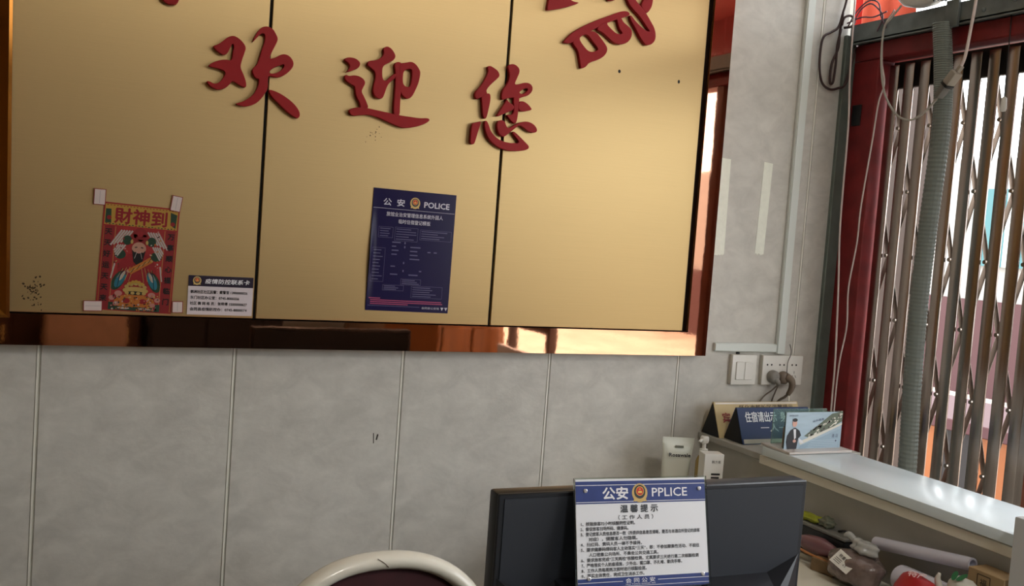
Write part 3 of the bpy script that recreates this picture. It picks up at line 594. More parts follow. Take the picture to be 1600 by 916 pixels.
bm = bmesh.new(); tube(bm, [(1.972, -.014, 1.332), (1.977, -.016, 1.316), (1.974, -.019, 1.300), (1.962, -.024, 1.280), (1.953, -.034, 1.252)], .0014, 6)
tag(mesh_obj('thin_wire', bm, mat('wire_grey', (120, 118, 112), .5), smooth=True), 'thin grey wire dangling over the socket plate', 'wire')
bm = bmesh.new(); line(bm, 0.7365, 1.091, 0.738, 1.066, .0022); line(bm, 0.7475, 1.088, 0.7445, 1.074, .004); 
o = flat_obj('scuff', bm, mat('scuff_dark', (58, 52, 46), .8), wb, mw=on_wall(0, -.0006, 0))

# ------------------------------------------------------------------ cables
def cable(name, lab, paths, rad, m, cat='cable'):
    if len(paths) == 1:
        bm = bmesh.new(); tube(bm, paths[0], rad, 7); return tag(mesh_obj(name, bm, m, smooth=True), lab, cat)
    t_ = thing(name, lab, cat)
    for p in paths: bm = bmesh.new(); tube(bm, p, rad, 7); mesh_obj('strand', bm, m, t_, smooth=True)
    return t_
w3 = lambda pts, y=-.012: [(a, y, b) for a, b in pts]
cable('cable_loop', 'dark brown cable hanging in loops on the wall beside the gate',
      [[(2.085, -.02, 2.52)] + w3([(2.07, 2.352), (2.058, 2.299), (2.046, 2.257), (2.022, 2.239), (1.995, 2.221), (1.988, 2.18), (1.992, 2.126), (2.006, 2.091), (2.034, 2.078), (2.064, 2.084)]) + [(2.085, -.022, 2.103), (2.10, -.03, 2.2)],
       w3([(2.058, 2.299), (2.052, 2.244), (2.051, 2.198), (2.032, 2.149), (2.031, 2.098), (2.043, 2.099), (2.047, 2.151), (2.047, 2.206), (2.056, 2.253)], -.014),
       [(2.055, -.016, 2.262), (2.058, -.02, 2.284), (2.076, -.025, 2.292), (2.088, -.03, 2.28), (2.08, -.03, 2.262), (2.060, -.02, 2.256)]], .0036, mat('brown_cable', (54, 34, 34), .45))
WC = mat('white_cable', (214, 200, 196), .45)
cable('white_cable', 'white cable hanging straight down in front of the red post', [[(2.06, -.05, 2.5), (2.06, -.054, 2.329), (2.06, -.062, 2.111), (2.06, -.074, 1.965), (2.06, -.078, 1.691), (2.06, -.094, 1.508), (2.06, -.108, 1.306), (2.06, -.110, 1.191), (2.06, -.112, 1.085)]], .0027, WC)
cable('white_cable', 'wavy white cable hanging from the rail between post and slats', [[(2.062, -.206, 2.275), (2.062, -.175, 2.232), (2.062, -.178, 2.142), (2.062, -.195, 2.079), (2.062, -.18, 2.028), (2.062, -.17, 1.923), (2.062, -.151, 1.746), (2.062, -.148, 1.638), (2.062, -.132, 1.511), (2.062, -.139, 1.402), (2.062, -.125, 1.309), (2.066, -.116, 1.223), (2.066, -.116, 1.085)]], .0022, WC)
cable('purple_wires', 'bundle of thin purple wires arching over the rail end by the wall',
      [[(2.075, -.02, 2.262), (2.085, -.035, 2.30), (2.09, -.075, 2.327), (2.09, -.115, 2.315), (2.09, -.13, 2.275), (2.092, -.15, 2.24)], [(2.08, -.03, 2.262), (2.088, -.05, 2.305), (2.09, -.085, 2.318), (2.09, -.12, 2.295), (2.09, -.137, 2.27), (2.09, -.12, 2.235)],
       [(2.07, -.02, 2.27), (2.085, -.06, 2.283), (2.09, -.10, 2.278), (2.09, -.15, 2.285)]], .0022, mat('purple_wire', (104, 72, 84), .45))
uc = thing('connector_cable', 'grey cable looping to an inline connector in front of the gate', 'cable', T(0, 0, 0))
bm = bmesh.new(); tube(bm, [(2.04, -.252, 2.275), (2.04, -.219, 2.247), (2.04, -.197, 2.223), (2.04, -.198, 2.136), (2.04, -.221, 2.048), (2.04, -.269, 1.987), (2.04, -.32, 1.967), (2.04, -.367, 1.985), (2.04, -.402, 2.016)], .0028, 8)
mesh_obj('loop', bm, mat('grey_cable', (176, 172, 164), .45), uc, smooth=True)
bm = bmesh.new(); tube(bm, [(2.04, -.466, 2.086), (2.04, -.477, 2.115), (2.04, -.486, 2.186), (2.04, -.493, 2.262), (2.04, -.50, 2.5)], .0038, 8); mesh_obj('upper_lead', bm, WC, uc, smooth=True)
ax = Vector((0, -.064, .070)).normalized(); mxc = Matrix.Translation((2.04, -.402, 2.016)) @ ax.to_track_quat('Z', 'X').to_matrix().to_4x4()
for nm, z0, z1, a, b_, m_ in (('plug_half', 0.004, 0.040, .0085, .012, mat('plug_dark', (110, 108, 104), .5)), ('collar', 0.040, 0.044, .013, .014, BLACK), ('socket_half', 0.044, 0.082, .011, .014, mat('plug_pale', (160, 152, 140), .5)), ('cord_grip', 0.082, 0.100, .005, .006, mat('plug_pale', (160, 152, 140), .5))):
    mesh_obj(nm, box(bmesh.new(), -a, a, -b_, b_, z0, z1, min(a, b_)*.4, mxc, 2), m_, uc, smooth=40)
pc = thing('pull_cord', 'black pull cord with white end at the right edge', 'cord', T(2.12, -.535, 0))
bm = bmesh.new(); tube(bm, [(0, .02, 2.5), (0, .004, 2.22), (0, .002, 2.10), (0, 0, 2.015)], .0013, 6); mesh_obj('cord', bm, BLACK, pc)
bm = bmesh.new(); lathe(bm, [(.002, 0), (.006, -.004), (.008, -.03), (.006, -.036), (.002, -.037)], 12, T(0, 0, 2.018)); mesh_obj('end_knob', bm, WHITE, pc, smooth=40)
lp = thing('foil_lamp', 'rounded white lamp housing half wrapped in silver foil on the rail', 'lamp', T(2.075, -.285, 2.272))
bm = bmesh.new(); lathe(bm, [(.02, -.030), (.05, -.022), (.072, .0), (.082, .035), (.075, .07), (.05, .10), (.01, .115)], 26, T(0, 0.0, .03), sx=.8, sy=1.0); mesh_obj('housing', bm, WHITE, lp, smooth=True)
bm = bmesh.new(); bmesh.ops.create_icosphere(bm, subdivisions=4, radius=1)
for v in bm.verts:
    j = 1+0.10*math.sin(23*v.co.x+7*v.co.z)*math.sin(19*v.co.y+5*v.co.x)+.05*math.sin(41*v.co.z+13*v.co.y)
    v.co = Vector((v.co.x*.062*j, v.co.y*.052*j-.062, v.co.z*.052*j+.058))
mesh_obj('foil', bm, mat('foil', (196, 196, 196), .25, 1.0), lp)
bm = bmesh.new(); tube(bm, [(-.062, .05, .082), (-.07, .03, .068), (-.07, 0, .066), (-.062, -.02, .078)], .0018, 6); mesh_obj('seam_ring', bm, BLACK, lp)

# ------------------------------------------------------------------ reception counter along the street side
GREY = mat('grey_laminate', (172, 170, 162), 0.45, var=0.06, scale=12)
SLAB = mat('white_slab', (222, 233, 238), 0.22, var=0.03, scale=7)
BEIGE = mat('beige_edge', (222, 216, 200), 0.5)
sc_ = thing('side_counter', 'grey counter with a white slab top standing before the gate', 'counter', T(0, 0, 0))
boxo('inner_panel', 1.69, 1.71, -1.05, -0.106, 0.0, 1.062, GREY, sc_, bev=.002)
boxo('wall_end_panel', 1.705, 1.725, -0.106, -0.002, 0.0, 1.062, GREY, sc_)
boxo('outer_panel', 1.85, 1.87, -1.05, -0.002, 0.0, 1.062, GREY, sc_)
boxo('top_board', 1.684, 2.0, -0.30, -0.002, 1.062, 1.078, GREY, sc_, bev=.0015)
boxo('edge_board', 1.674, 1.872, -1.05, -0.285, 1.057, 1.0785, BEIGE, sc_, bev=.001)
boxo('slab', 1.668, 1.874, -1.05, -0.30, 1.0815, 1.105, SLAB, sc_, bev=.0025, seg=2)
ep = boxo('end_post', 1.638, 1.664, -1.40, -1.05, 0.0, 1.148, mat('post_white', (196, 198, 200), .4), bev=.003, seg=2)
tag(ep, 'pale upright end panel closing the counter at the lower right corner', 'panel')
fc = thing('front_counter', 'reception front counter with a white slab top below the camera', 'counter', T(0, 0, 0))
boxo('slab', -1.6, 1.636, -1.78, -1.45, 0.975, 1.005, SLAB, fc, bev=.003); boxo('body', -1.55, 1.63, -1.72, -1.50, 0, 0.975, GREY, fc)
dk = thing('side_desk', 'white work desk surface beside the grey counter panel', 'desk', T(0, 0, 0))
boxo('desk_top', 1.22, 1.688, -1.045, -0.004, 0.872, 0.90, mat('desk_white', (222, 220, 206), .4, var=.03), dk, bev=.002)
boxo('desk_side', 1.23, 1.25, -1.04, -0.01, 0, 0.872, GREY, dk)
fd = thing('front_desk', 'low computer desk carrying the black monitor', 'desk', T(0, 0, 0))
boxo('desk_top', -0.9, 1.215, -1.44, -0.80, 0.75, 0.778, mat('desk_white', (222, 220, 206), .4, var=.03), fd, bev=.002)
for x in (-.88, 1.19): boxo('desk_side', x, x+.02, -1.42, -.82, 0, .75, GREY, fd)

# ------------------------------------------------------------------ on the counter
def tent(lab, x0, y, L, m, name='tent_card'):
    t_ = thing(name, lab, 'tent card', T(x0, y, 1.0785))
    d, h = .0425, .092
    for s in (-1, 1):
        b2 = bmesh.new(); prism(b2, [(-d*1.0, 0), (-d+.004, 0), (.001, h), (-.003, h)], 0, L)
        mesh_obj('face_board' if s < 0 else 'back_board', merge(bmesh.new(), b2, (RZ(-90) if s > 0 else T(L, 0, 0) @ RZ(90))), m if True else m, t_)
    b2 = bmesh.new(); prism(b2, [(-d+.002, .001), (d-.002, .001), (0, h-.002)], 0, .003)
    mesh_obj('end_cap', merge(bmesh.new(), b2, T(-.001, 0, 0) @ RZ(-90)), mat('tent_black', (16, 15, 16), .6), t_)
    b2 = bmesh.new(); prism(b2, [(-d+.002, .001), (d-.002, .001), (0, h-.002)], 0, .003)
    mesh_obj('end_cap', merge(bmesh.new(), b2, T(L-.002, 0, 0) @ RZ(-90)), mat('tent_black', (16, 15, 16), .6), t_)
    return t_, d, h
def tent_face(t_, L, d, h):
    f_ = math.degrees(math.atan2(d-.003, h)); ln = math.hypot(d-.003, h)
    return T(0, -d-.0002, 0) @ RX(90-f_), ln                   # local x along, y up the slope, z out
t1, d, h = tent('gold-faced black tent card standing at the wall behind the blue one', 1.689, -.052, .293, mat('tent_gold', (208, 186, 138), .4))
F, ln = tent_face(t1, .293, d, h)
bm = bmesh.new(); rect(bm, .004, .289, ln-.006, ln-.001, .0008); o = flat_obj('pale_top_edge', bm, mat('tent_edge', (236, 226, 214), .4), t1); o.matrix_local = F
bm = bmesh.new(); text(bm, '怀化市鹤城区温馨提示', .178, ln-.0145, .0135, .0010, bold=.008, width=.19); o = flat_obj('lettering', bm, mat('tent_brown', (70, 48, 30), .5), t1); o.matrix_local = F
bm = bmesh.new(); text(bm, '宾', .034, ln-.044, .030, .0010, bold=.012); o = flat_obj('red_lettering', bm, mat('tent_red', (140, 30, 40), .5), t1); o.matrix_local = F
t2, d, h = tent('blue-faced black tent card with white characters asking guests for identification', 1.706, -.133, .245, mat('tent_blue', (30, 52, 96), .4))
F, ln = tent_face(t2, .245, d, h)
bm = bmesh.new(); text(bm, '住宿请出示', .074, ln-.026, .030, .0010, fat=.0006, width=.104); text(bm, '一人一证', .128, ln-.056, .024, .0010, bold=.004, width=.120); text(bm, '身份证', .170, ln-.026, .030, .0010, bold=.006, width=.062)
o = flat_obj('lettering', bm, mat('tent_white', (226, 230, 238), .5), t2); o.matrix_local = F
bm = bmesh.new(); rect(bm, .004, .241, .002, .014, .0010); o = flat_obj('pale_foot_band', bm, mat('tent_foot', (176, 172, 160), .4), t2); o.matrix_local = F

ACR = mat('clear_acrylic', (232, 246, 240), .03, trans=1.0, ior=1.3)
ah = thing('sign_holder', 'clear acrylic holder showing a suited man and hillside photo card', 'sign holder', T(1.770, -.345, 1.1056))
boxo('base', -.100, .100, -.055, .055, 0, .006, mat('frosted_acrylic', (196, 188, 182), .3), ah, bev=.001)
boxo('back_pane', -.078, .097, .042, .045, .005, .094, mat('green_acrylic', (200, 232, 220), .05, trans=.85, ior=1.3), ah, bev=.0006)
boxo('front_pane', -.092, .092, -.020, -.017, .005, .100, ACR, ah, bev=.0006)
CW = mat('photo_sky', (164, 184, 198), .35, var=.08, scale=20, stretch=(1, 1, 4))
ca = boxo('photo_card', -.090, .090, -.0212, -.0202, .006, .098, CW, ah)
bm = bmesh.new()                                              # printed hillside, water, man
poly(bm, [(-.03, .034), (.02, .066), (.055, .090), (.090, .096), (.090, .070), (.05, .050), (.0, .026)], .0002, 0)
q = random.Random(5)
for k in range(46):
    t_ = q.random(); cx = -.015+.10*t_; cy = .034+.044*t_+q.uniform(-.008, .012)
    ell(bm, cx, cy, q.uniform(.002, .006), q.uniform(.0012, .003), .0003, 30, mi=1 if k % 3 else 2, n=8)
poly(bm, [(-.045, .020), (.09, .066), (.09, .061), (-.04, .012)], .0004, 1)
poly(bm, [(-.045, .0), (.088, .0), (.088, .052), (.0, .022), (-.04, .010)], .0003, 3)
for k in range(5): line(bm, -.02+.004*k, .004+.0045*k, .08, .004+.0045*k, .0008, .0004, 4)
text(bm, '酒 店', .070, .033, .010, .0005, mi=5, width=.02); rect(bm, .072, .076, .018, .022, .0005, 5); text(bm, '会同欢迎您', -.068, .086, .005, .0005, mi=5, width=.028)
text(bm, '山水画卷', .012, .074, .007, .0005, mi=5, width=.036, rot=8)
o = flat_obj('printed_view', bm, [mat('ph_green', (96, 106, 92), .4), mat('ph_pale', (214, 210, 198), .4), mat('ph_dark', (70, 66, 66), .4), mat('ph_water', (150, 172, 188), .4), mat('ph_wave', (190, 206, 214), .4), mat('ph_ink', (60, 62, 92), .4)], ah)
o.matrix_local = T(0, -.0214, .004) @ RX(90)
bm = bmesh.new()
poly(bm, [(-.080, .0), (-.052, .0), (-.048, .028), (-.040, .036), (-.046, .048), (-.060, .056), (-.074, .050), (-.084, .036), (-.086, .020)], .0006, 0)
ell(bm, -.063, .067, .0075, .0095, .0008, mi=1); ell(bm, -.063, .075, .0080, .0045, .0009, mi=0); poly(bm, [(-.066, .053), (-.058, .053), (-.056, .030), (-.061, .026)], .0008, 2); rect(bm, -.066, -.058, .052, .055, .001, 0)
poly(bm, [(-.048, .030), (-.034, .022), (-.030, .016), (-.044, .018)], .0008, 2); ell(bm, -.060, .022, .005, .004, .0009, mi=1)
o = flat_obj('printed_man', bm, [mat('ph_suit', (34, 34, 40), .4), mat('ph_skin', (206, 160, 146), .4), mat('ph_shirt', (220, 220, 224), .4)], ah); o.matrix_local = T(0, -.0214, .004) @ RX(90)
boxo('bookmark', -.088, -.080, -.012, -.010, .008, .06, mat('card_brown', (150, 112, 84), .6), ah)

# ------------------------------------------------------------------ tube, carton, pump bottle on the desk by the wall
tu = thing('cosmetic_tube', 'white cosmetic squeeze tube standing cap down against the wall', 'tube', T(1.531, -.12, .90))
bm = bmesh.new(); rings = []
for z, a, b_ in ((.022, .033, .026), (.06, .036, .024), (.11, .040, .018), (.15, .043, .011), (.172, .0455, .004), (.176, .0465, .0018), (.190, .0465, .0018)):
    rings.append([bm.verts.new((a*math.copysign(abs(math.cos(t))**.8, math.cos(t)), b_*math.sin(t), z)) for t in [2*math.pi*k/28 for k in range(28)]])
for i in range(len(rings)-1):
    for k in range(28): bm.faces.new((rings[i][k], rings[i][(k+1) % 28], rings[i+1][(k+1) % 28], rings[i+1][k]))
bm.faces.new(rings[0][::-1]); bm.faces.new(rings[-1]); mesh_obj('tube_body', bm, mat('tube_white', (216, 218, 206), .35), tu, smooth=50)
bm = bmesh.new(); lathe(bm, [(.030, 0), (.031, .003), (.031, .021), (.028, .023)], 24); mesh_obj('cap', bm, WHITE, tu, smooth=45)
fl = T(0, -.0125, .146) @ RX(90-15)
bm = bmesh.new(); text(bm, 'Rosawale', 0, 0, .013, .0036, fat=.0005, width=.062); o = flat_obj('lettering', bm, PRINTBLACK, tu); o.matrix_local = fl
bm = bmesh.new(); rect(bm, -.012, .012, .018, .0245, .0030); o = flat_obj('dark_mark', bm, mat('mark_olive', (86, 88, 70), .5), tu); o.matrix_local = fl
tu.rotation_euler = (0, R(2), R(-8))
ct = thing('cosmetic_carton', 'white printed cosmetic carton standing beside the tube', 'carton', T(1.572, -.222, .90) @ RZ(-14))
bm = box(bmesh.new(), -.026, .026, -.02, .02, 0, .172, .001); mesh_obj('carton_body', bm, WHITE, ct)
bm = bmesh.new(); text(bm, '韩方素', .006, .152, .0085, .0205, width=.024)
rect(bm, -.006, .018, .118, .123, .0205); rect(bm, -.006, .016, .109, .114, .0205)
flat_obj('lettering', bm, PRINTBLACK, ct).matrix_local = RX(90)
bm = bmesh.new(); q = random.Random(9)
for k in range(9): line(bm, -.018, .100-.008*k, -.018+q.uniform(.015, .036), .100-.008*k, .0016, .0205)
flat_obj('fine_print', bm, mat('print_grey', (130, 130, 130), .5), ct).matrix_local = RX(90)
pb = thing('pump_bottle', 'amber bottle with white pump head behind the white carton', 'bottle', T(1.588, -.165, .90))
bm = bmesh.new(); lathe(bm, [(.017, 0), (.019, .004), (.019, .135), (.014, .148), (.009, .152)], 20); mesh_obj('bottle_body', bm, mat('amber', (186, 160, 96), .2, trans=.3), pb, smooth=45)
bm = bmesh.new(); lathe(bm, [(.011, .152), (.011, .168), (.005, .169), (.005, .182), (.010, .185), (.0115, .190), (.0115, .199), (.009, .202)], 18); mesh_obj('pump_head', bm, WHITE, pb, smooth=40)
bm = bmesh.new(); tube(bm, [(0, 0, .193), (-.015, -.006, .193), (-.022, -.009, .189)], .0035, 8); mesh_obj('nozzle', bm, WHITE, pb, smooth=True)

# ------------------------------------------------------------------ monitor seen from behind and the notice leaning on it
mo = thing('computer_monitor', 'black flat computer monitor seen from behind on the desk', 'monitor', T(.870, -1.05, .778))
mo.rotation_euler = (0, 0, R(-0.6))
MB_ = mat('monitor_black', (26, 28, 34), .42, var=.05, scale=30)
boxo('screen_shell', -.271, .271, .004, .034, .125, .4575, MB_, mo, bev=.004, seg=2)
boxo('rear_bezel', -.271, .271, .0, .006, .125, .4575, MB_, mo, bev=.002)
bm = bmesh.new(); box(bm, -.262, .262, -.0015, .001, .135, .4505); mesh_obj('back_cover', bm, mat('monitor_back', (40, 44, 52), .5, var=.04, scale=8), mo)
back_ = [(-.264, .13), (.264, .13), (.266, .338), (.205, .312), (.062, .312), (.055, .330), (-.175, .330), (-.205, .312), (-.266, .338)]
front_ = [(-.20, .15), (.20, .15), (.205, .285), (.190, .296), (.058, .296), (.052, .325), (-.175, .325), (-.190, .296), (-.205, .285)]
bm = bmesh.new(); vb = [bm.verts.new((x, 0, z)) for x, z in back_]; vf = [bm.verts.new((x, -.046, z)) for x, z in front_]
bm.faces.new(vf); bm.faces.new(vb[::-1])
for k in range(len(vb)): bm.faces.new((vb[k], vb[(k+1) % len(vb)], vf[(k+1) % len(vb)], vf[k]))
mesh_obj('rear_bulge', bm, MB_, mo)
boxo('screen', -.262, .262, .034, .0345, .14, .449, mat('screen_black', (8, 8, 10), .15), mo)
boxo('stand_neck', -.035, .035, -.05, -.01, .01, .30, MB_, mo, bev=.004); boxo('stand_foot', -.12, .12, -.12, .09, 0, .012, MB_, mo, bev=.005)

ns = thing('notice_board', 'white and blue police notice board leaning on the black monitor', 'notice', T(.7065, -1.099, 1.1075) @ RZ(-4.7) @ RX(90-14.4))
wN, hN = .210, .153
boxo('board', 0, wN, 0, hN, -.002, 0, mat('notice_white', (232, 234, 240), .3, coat=.5), ns)
boxo('acrylic_back', -.001, wN+.005, -.001, hN+.002, -.005, -.002, ACR, ns, bev=.0004)
boxo('clear_foot', .02, wN-.01, -.004, .0, -.012, .012, ACR, ns)
BL = mat('notice_blue', (50, 66, 126), .4, var=.08, scale=60)
bm = bmesh.new(); rect(bm, 0, wN, hN-.0345, hN-.003, .0003); rect(bm, 0, wN, 0, .0155, .0003); flat_obj('blue_band', bm, BL, ns)
bm = bmesh.new(); line(bm, 0, hN-.0085, wN, hN-.0085, .0008, .0006); line(bm, 0, hN-.0322, wN, hN-.0322, .0008, .0006); line(bm, 0, .010, .070, .010, .0007, .0006); line(bm, .126, .010, wN, .010, .0007, .0006); line(bm, 0, .003, wN, .003, .0006, .0006)
text(bm, '公安', .0625, hN-.0205, .0185, .0006, fat=.0006, width=.040); text(bm, 'PPLICE', .150, hN-.0195, .0175, .0006, fat=.0002, width=.058); text(bm, '会 同 公 安', .098, .0105, .0070, .0006, bold=.006, width=.047); text(bm, 'HUI TONG GONG AN', .098, .0055, .0026, .0006, width=.047)
flat_obj('white_lettering', bm, PRINTWHITE, ns)
bm = bmesh.new(); text(bm, '温 馨 提 示', .100, hN-.0425, .0115, .0006, fat=.0003, width=.060)
flat_obj('heading', bm, mat('heading_grey', (60, 64, 70), .5), ns)
bm = bmesh.new(); text(bm, '（ 工 作 人 员 ）', .094, hN-.0545, .0068, .0006, fat=.0001, width=.056)
L_ = ['1、核验旅客72小时核酸阴性证明。', '2、督促旅客扫场所码、健康码。', '3、登记旅客人员信息是否一致（所提供信息是否清晰，是否与本酒店所登记的旅客', '     对应），提醒客人勿隐瞒。', '4、扫红码、黄码人员一律不予接待。', '5、要求健康码绿码客人主动落实“三天”，即：不参加聚集性活动、不前往',
      '     人口密集公共场所、不乘坐公共交通工具。', '6、要求旅客完成“三天两检”核酸检测，尤其要求三天进行第二次核酸检测', '7、严格落实个人防疫措施，少外出、戴口罩、不扎堆、勤洗手等。', '8、工作人员每周两次按时进行核酸检测。', '9、落实主体责任，完成卫生消杀工作。']
WD = [.085, .075, .192, .077, .096, .190, .110, .188, .160, .102, .098]
for k, (t_, wd) in enumerate(zip(L_, WD)): text(bm, t_.strip(), .006+(.012 if t_[0] == ' ' else 0), hN-.0622-.0071*k, .0058, .0006, 'LEFT', fat=.00012, width=wd)
flat_obj('lettering', bm, mat('notice_ink', (66, 68, 74), .5), ns)
emblem(ns, .1015, hN-.0205, .0125, .0006)
for x, y in ((.015, hN-.016), (wN-.010, hN-.016), (.017, .016), (wN-.010, .014)):
    bm = bmesh.new(); lathe(bm, [(.0030, 0), (.0030, .0014), (.0018, .002)], 12, T(x, y, .0004)); mesh_obj('screw', bm, mat('screw_chrome', (214, 214, 220), .2, .6), ns)

# ------------------------------------------------------------------ chair
ch = thing('reception_chair', 'white-rimmed chair with dark red padded back against the wall', 'chair', T(.648, -.40, 0) @ RZ(2))
CH = mat('chair_ivory', (232, 227, 212), .25, coat=.3); MR = mat('maroon_velvet', (58, 16, 22), .75, var=.12, scale=30)
def arc(t, a=.262, zc=.66, b=.277, p=2.35):                    # rounded back outline, bowed forward at the sides
    c, s = math.cos(t), math.sin(t)
    x = a*math.copysign(abs(c)**(2/p), c); z = zc+b*math.copysign(abs(s)**(2/p), s)
    return x, z
bm = bmesh.new(); N = 72; rings = []
for k in range(N):
    t_ = 2*math.pi*k/N; x, z = arc(t_); x2, z2 = arc(t_+.01); d_ = Vector((x2-x, 0, z2-z)).normalized(); n_ = Vector((d_.z, 0, -d_.x))
    bow = -.5*x*x; cen = Vector((x, bow, z))-n_*.018
    rings.append([bm.verts.new(cen+n_*.018*math.cos(a)+Vector((0, 1, 0))*.026*math.sin(a)) for a in [2*math.pi*j/12 for j in range(12)]])
for k in range(N):
    for j in range(12): bm.faces.new((rings[k][j], rings[k][(j+1) % 12], rings[(k+1) % N][(j+1) % 12], rings[(k+1) % N][j]))
mesh_obj('back_rim', bm, CH, ch, smooth=True)
bm = bmesh.new(); M_ = 12; vs = []
for i in range(M_+1):
    f_ = i/M_; row = []
    for k in range(48):
        x, z = arc(2*math.pi*k/48, .235, .66, .250); x *= f_; z = .66+(z-.66)*f_
        row.append(bm.verts.new((x, -.5*x*x-.020*(1-f_**4), z)))
    vs.append(row)
for i in range(M_):
    for k in range(48): bm.faces.new((vs[i][k], vs[i][(k+1) % 48], vs[i+1][(k+1) % 48], vs[i+1][k]))
bmesh.ops.remove_doubles(bm, verts=bm.verts[:], dist=1e-5)
mesh_obj('back_cushion', bm, MR, ch, smooth=True)
bm = bmesh.new(); prism(bm, [arc(2*math.pi*k/40, .236, .66, .251) for k in range(40)], .004, .018); mesh_obj('back_shell', bm, CH, ch)
boxo('seat_cushion', -.24, .24, -.47, -.03, .40, .47, MR, ch, bev=.025, seg=3); boxo('seat_frame', -.25, .25, -.48, -.01, .35, .41, CH, ch, bev=.012, seg=2)
for x, y in ((-.22, -.45), (.22, -.45), (-.22, -.04), (.22, -.04)):
    bm = bmesh.new(); tube(bm, [(x, y, .36), (x*1.02, y*1.0, .18), (x*1.05, y, 0)], [.024, .019, .014], 10, 3); mesh_obj('leg', bm, CH, ch, smooth=True)
mesh_obj('rim_crack', (lambda b: tube(b, [(-.018, -.024, .931), (-.004, -.026, .922), (.006, -.025, .912)], .0008, 5))(bmesh.new()), mat('crack', (110, 96, 84), .7), ch)

# ------------------------------------------------------------------ clutter on the desk in front of the grey panel
Dz = .9005
bc = thing('document_case', 'black flat case lying against the grey counter panel', 'case', T(1.661, -.545, Dz))
boxo('body', -.024, .024, -.095, .095, 0, .066, mat('case_black', (22, 24, 28), .45), bc, bev=.006, seg=2); boxo('grey_lid', -.026, .026, -.097, .097, .066, .074, mat('case_grey', (116, 116, 112), .5), bc, bev=.002)
bm = bmesh.new(); tube(bm, [(0, -.05, .076), (.0, -.07, .082), (0, -.09, .077)], .003, 6); mesh_obj('clasp', bm, BLACK, bc, smooth=True)
def blob(name, lab, cat, mw, sx, sy, sz, m, seed, amp=.12, sub=3, freq=3.0, parent=None):
    bm = bmesh.new(); bmesh.ops.create_icosphere(bm, subdivisions=sub, radius=1); q = random.Random(seed); ph = [q.uniform(0, 6) for _ in range(6)]
    for v in bm.verts:
        c = v.co.copy(); j = 1+amp*(math.sin(freq*c.x+ph[0])*math.cos(freq*1.3*c.y+ph[1])+.6*math.sin(freq*2.1*c.z+ph[2]+2*c.x)+.4*math.sin(freq*3.7*c.y+ph[3]+3*c.z))
        v.co = Vector((c.x*sx*j, c.y*sy*j, max(c.z*sz*j, -.8*sz)))
    o = mesh_obj(name, bm, m, parent, smooth=True, mw=mw)
    if parent is None: tag(o, lab, cat)
    return o
gs = thing('crumpled_wrapper', 'crumpled yellow-green wrapper lying on the black case', 'wrapper', T(1.655, -.515, Dz+.075))
blob('wrapper_body', '', '', None, .014, .034, .010, mat('lime_film', (150, 158, 44), .5), 4, .25, 3, 4, gs).location = (0, .005, .008)
blob('wrapper_twist', '', '', None, .014, .018, .013, mat('dull_green_film', (104, 108, 92), .5), 8, .25, 3, 4, gs).location = (.004, -.045, .010)
pu = blob('rolled_pouch', 'glossy dull-purple rolled pouch lying before the black case', 'pouch', T(1.612, -.585, Dz+.042) @ RZ(8), .022, .055, .022, mat('mauve_pouch', (120, 82, 88), .3, coat=.3), 2, .05, 3, 2)
sc2 = boxo('small_carton', -.020, .020, -.030, .030, 0, .028, mat('kraft_brown', (128, 104, 74), .7, var=.12, scale=40), mw=T(1.60, -.635, Dz) @ RZ(12), bev=.001)
tag(sc2, 'small flat brown cardboard carton under the purple pouch', 'carton')
pcl = thing('flat_pen', 'orange-brown stick lying beside the purple pouch', 'stick', T(1.585, -.592, Dz+.030))
bm = bmesh.new(); tube(bm, [(0, .045, 0), (0, 0, -.002), (.004, -.06, -.003)], .003, 8); mesh_obj('shaft', bm, mat('stick_orange', (176, 118, 70), .5), pcl, smooth=True)
bm = bmesh.new(); tube(bm, [(0, .045, 0), (-.001, .056, .0)], .0045, 8, 0); mesh_obj('tip', bm, mat('tip_red', (110, 30, 34), .5), pcl, smooth=True)
bg_ = thing('plastic_bag', 'knotted clear plastic bag of dark dried food with a white tag', 'bag', T(1.606, -.715, Dz))
FILM = mat('dark_food_film', (112, 96, 92), .25, var=.25, scale=45, bump=.4, bscale=60, coat=.5)
blob('bag_body', '', '', None, .052, .068, .040, FILM, 11, .07, 4, 3, bg_).location = (0, 0, .036)
blob('bag_knot', '', '', None, .020, .034, .018, mat('clear_film', (206, 208, 206), .2, trans=.35), 13, .13, 4, 3.2, bg_).location = (.006, -.01, .082)
bm = bmesh.new(); tube(bm, [(.006, .012, .086), (.004, .034, .098), (.0, .046, .094)], [.007, .008, .003], 8); mesh_obj('bag_ear', bm, mat('clear_film', (206, 208, 206), .2, trans=.35), bg_, smooth=True)
tg = boxo('price_tag', -.024, .024, -.017, .017, 0, .0008, mat('tag_white', (226, 224, 216), .5), bg_); tg.matrix_local = T(-.046, -.006, .056) @ RZ(-62) @ RX(50) @ RZ(-28)
bm = bmesh.new(); text(bm, '称重标签', 0, .006, .0085, .0012, bold=.008, width=.032); text(bm, '4.5', .008, -.006, .007, .0012); 
for k in range(3): line(bm, -.019, -.002-.004*k, -.002, -.002-.004*k, .0012, .0012)
flat_obj('tag_print', bm, PRINTBLACK, bg_).matrix_local = tg.matrix_local
PAP = mat('roll_paper', (206, 206, 220), .5, var=.03)
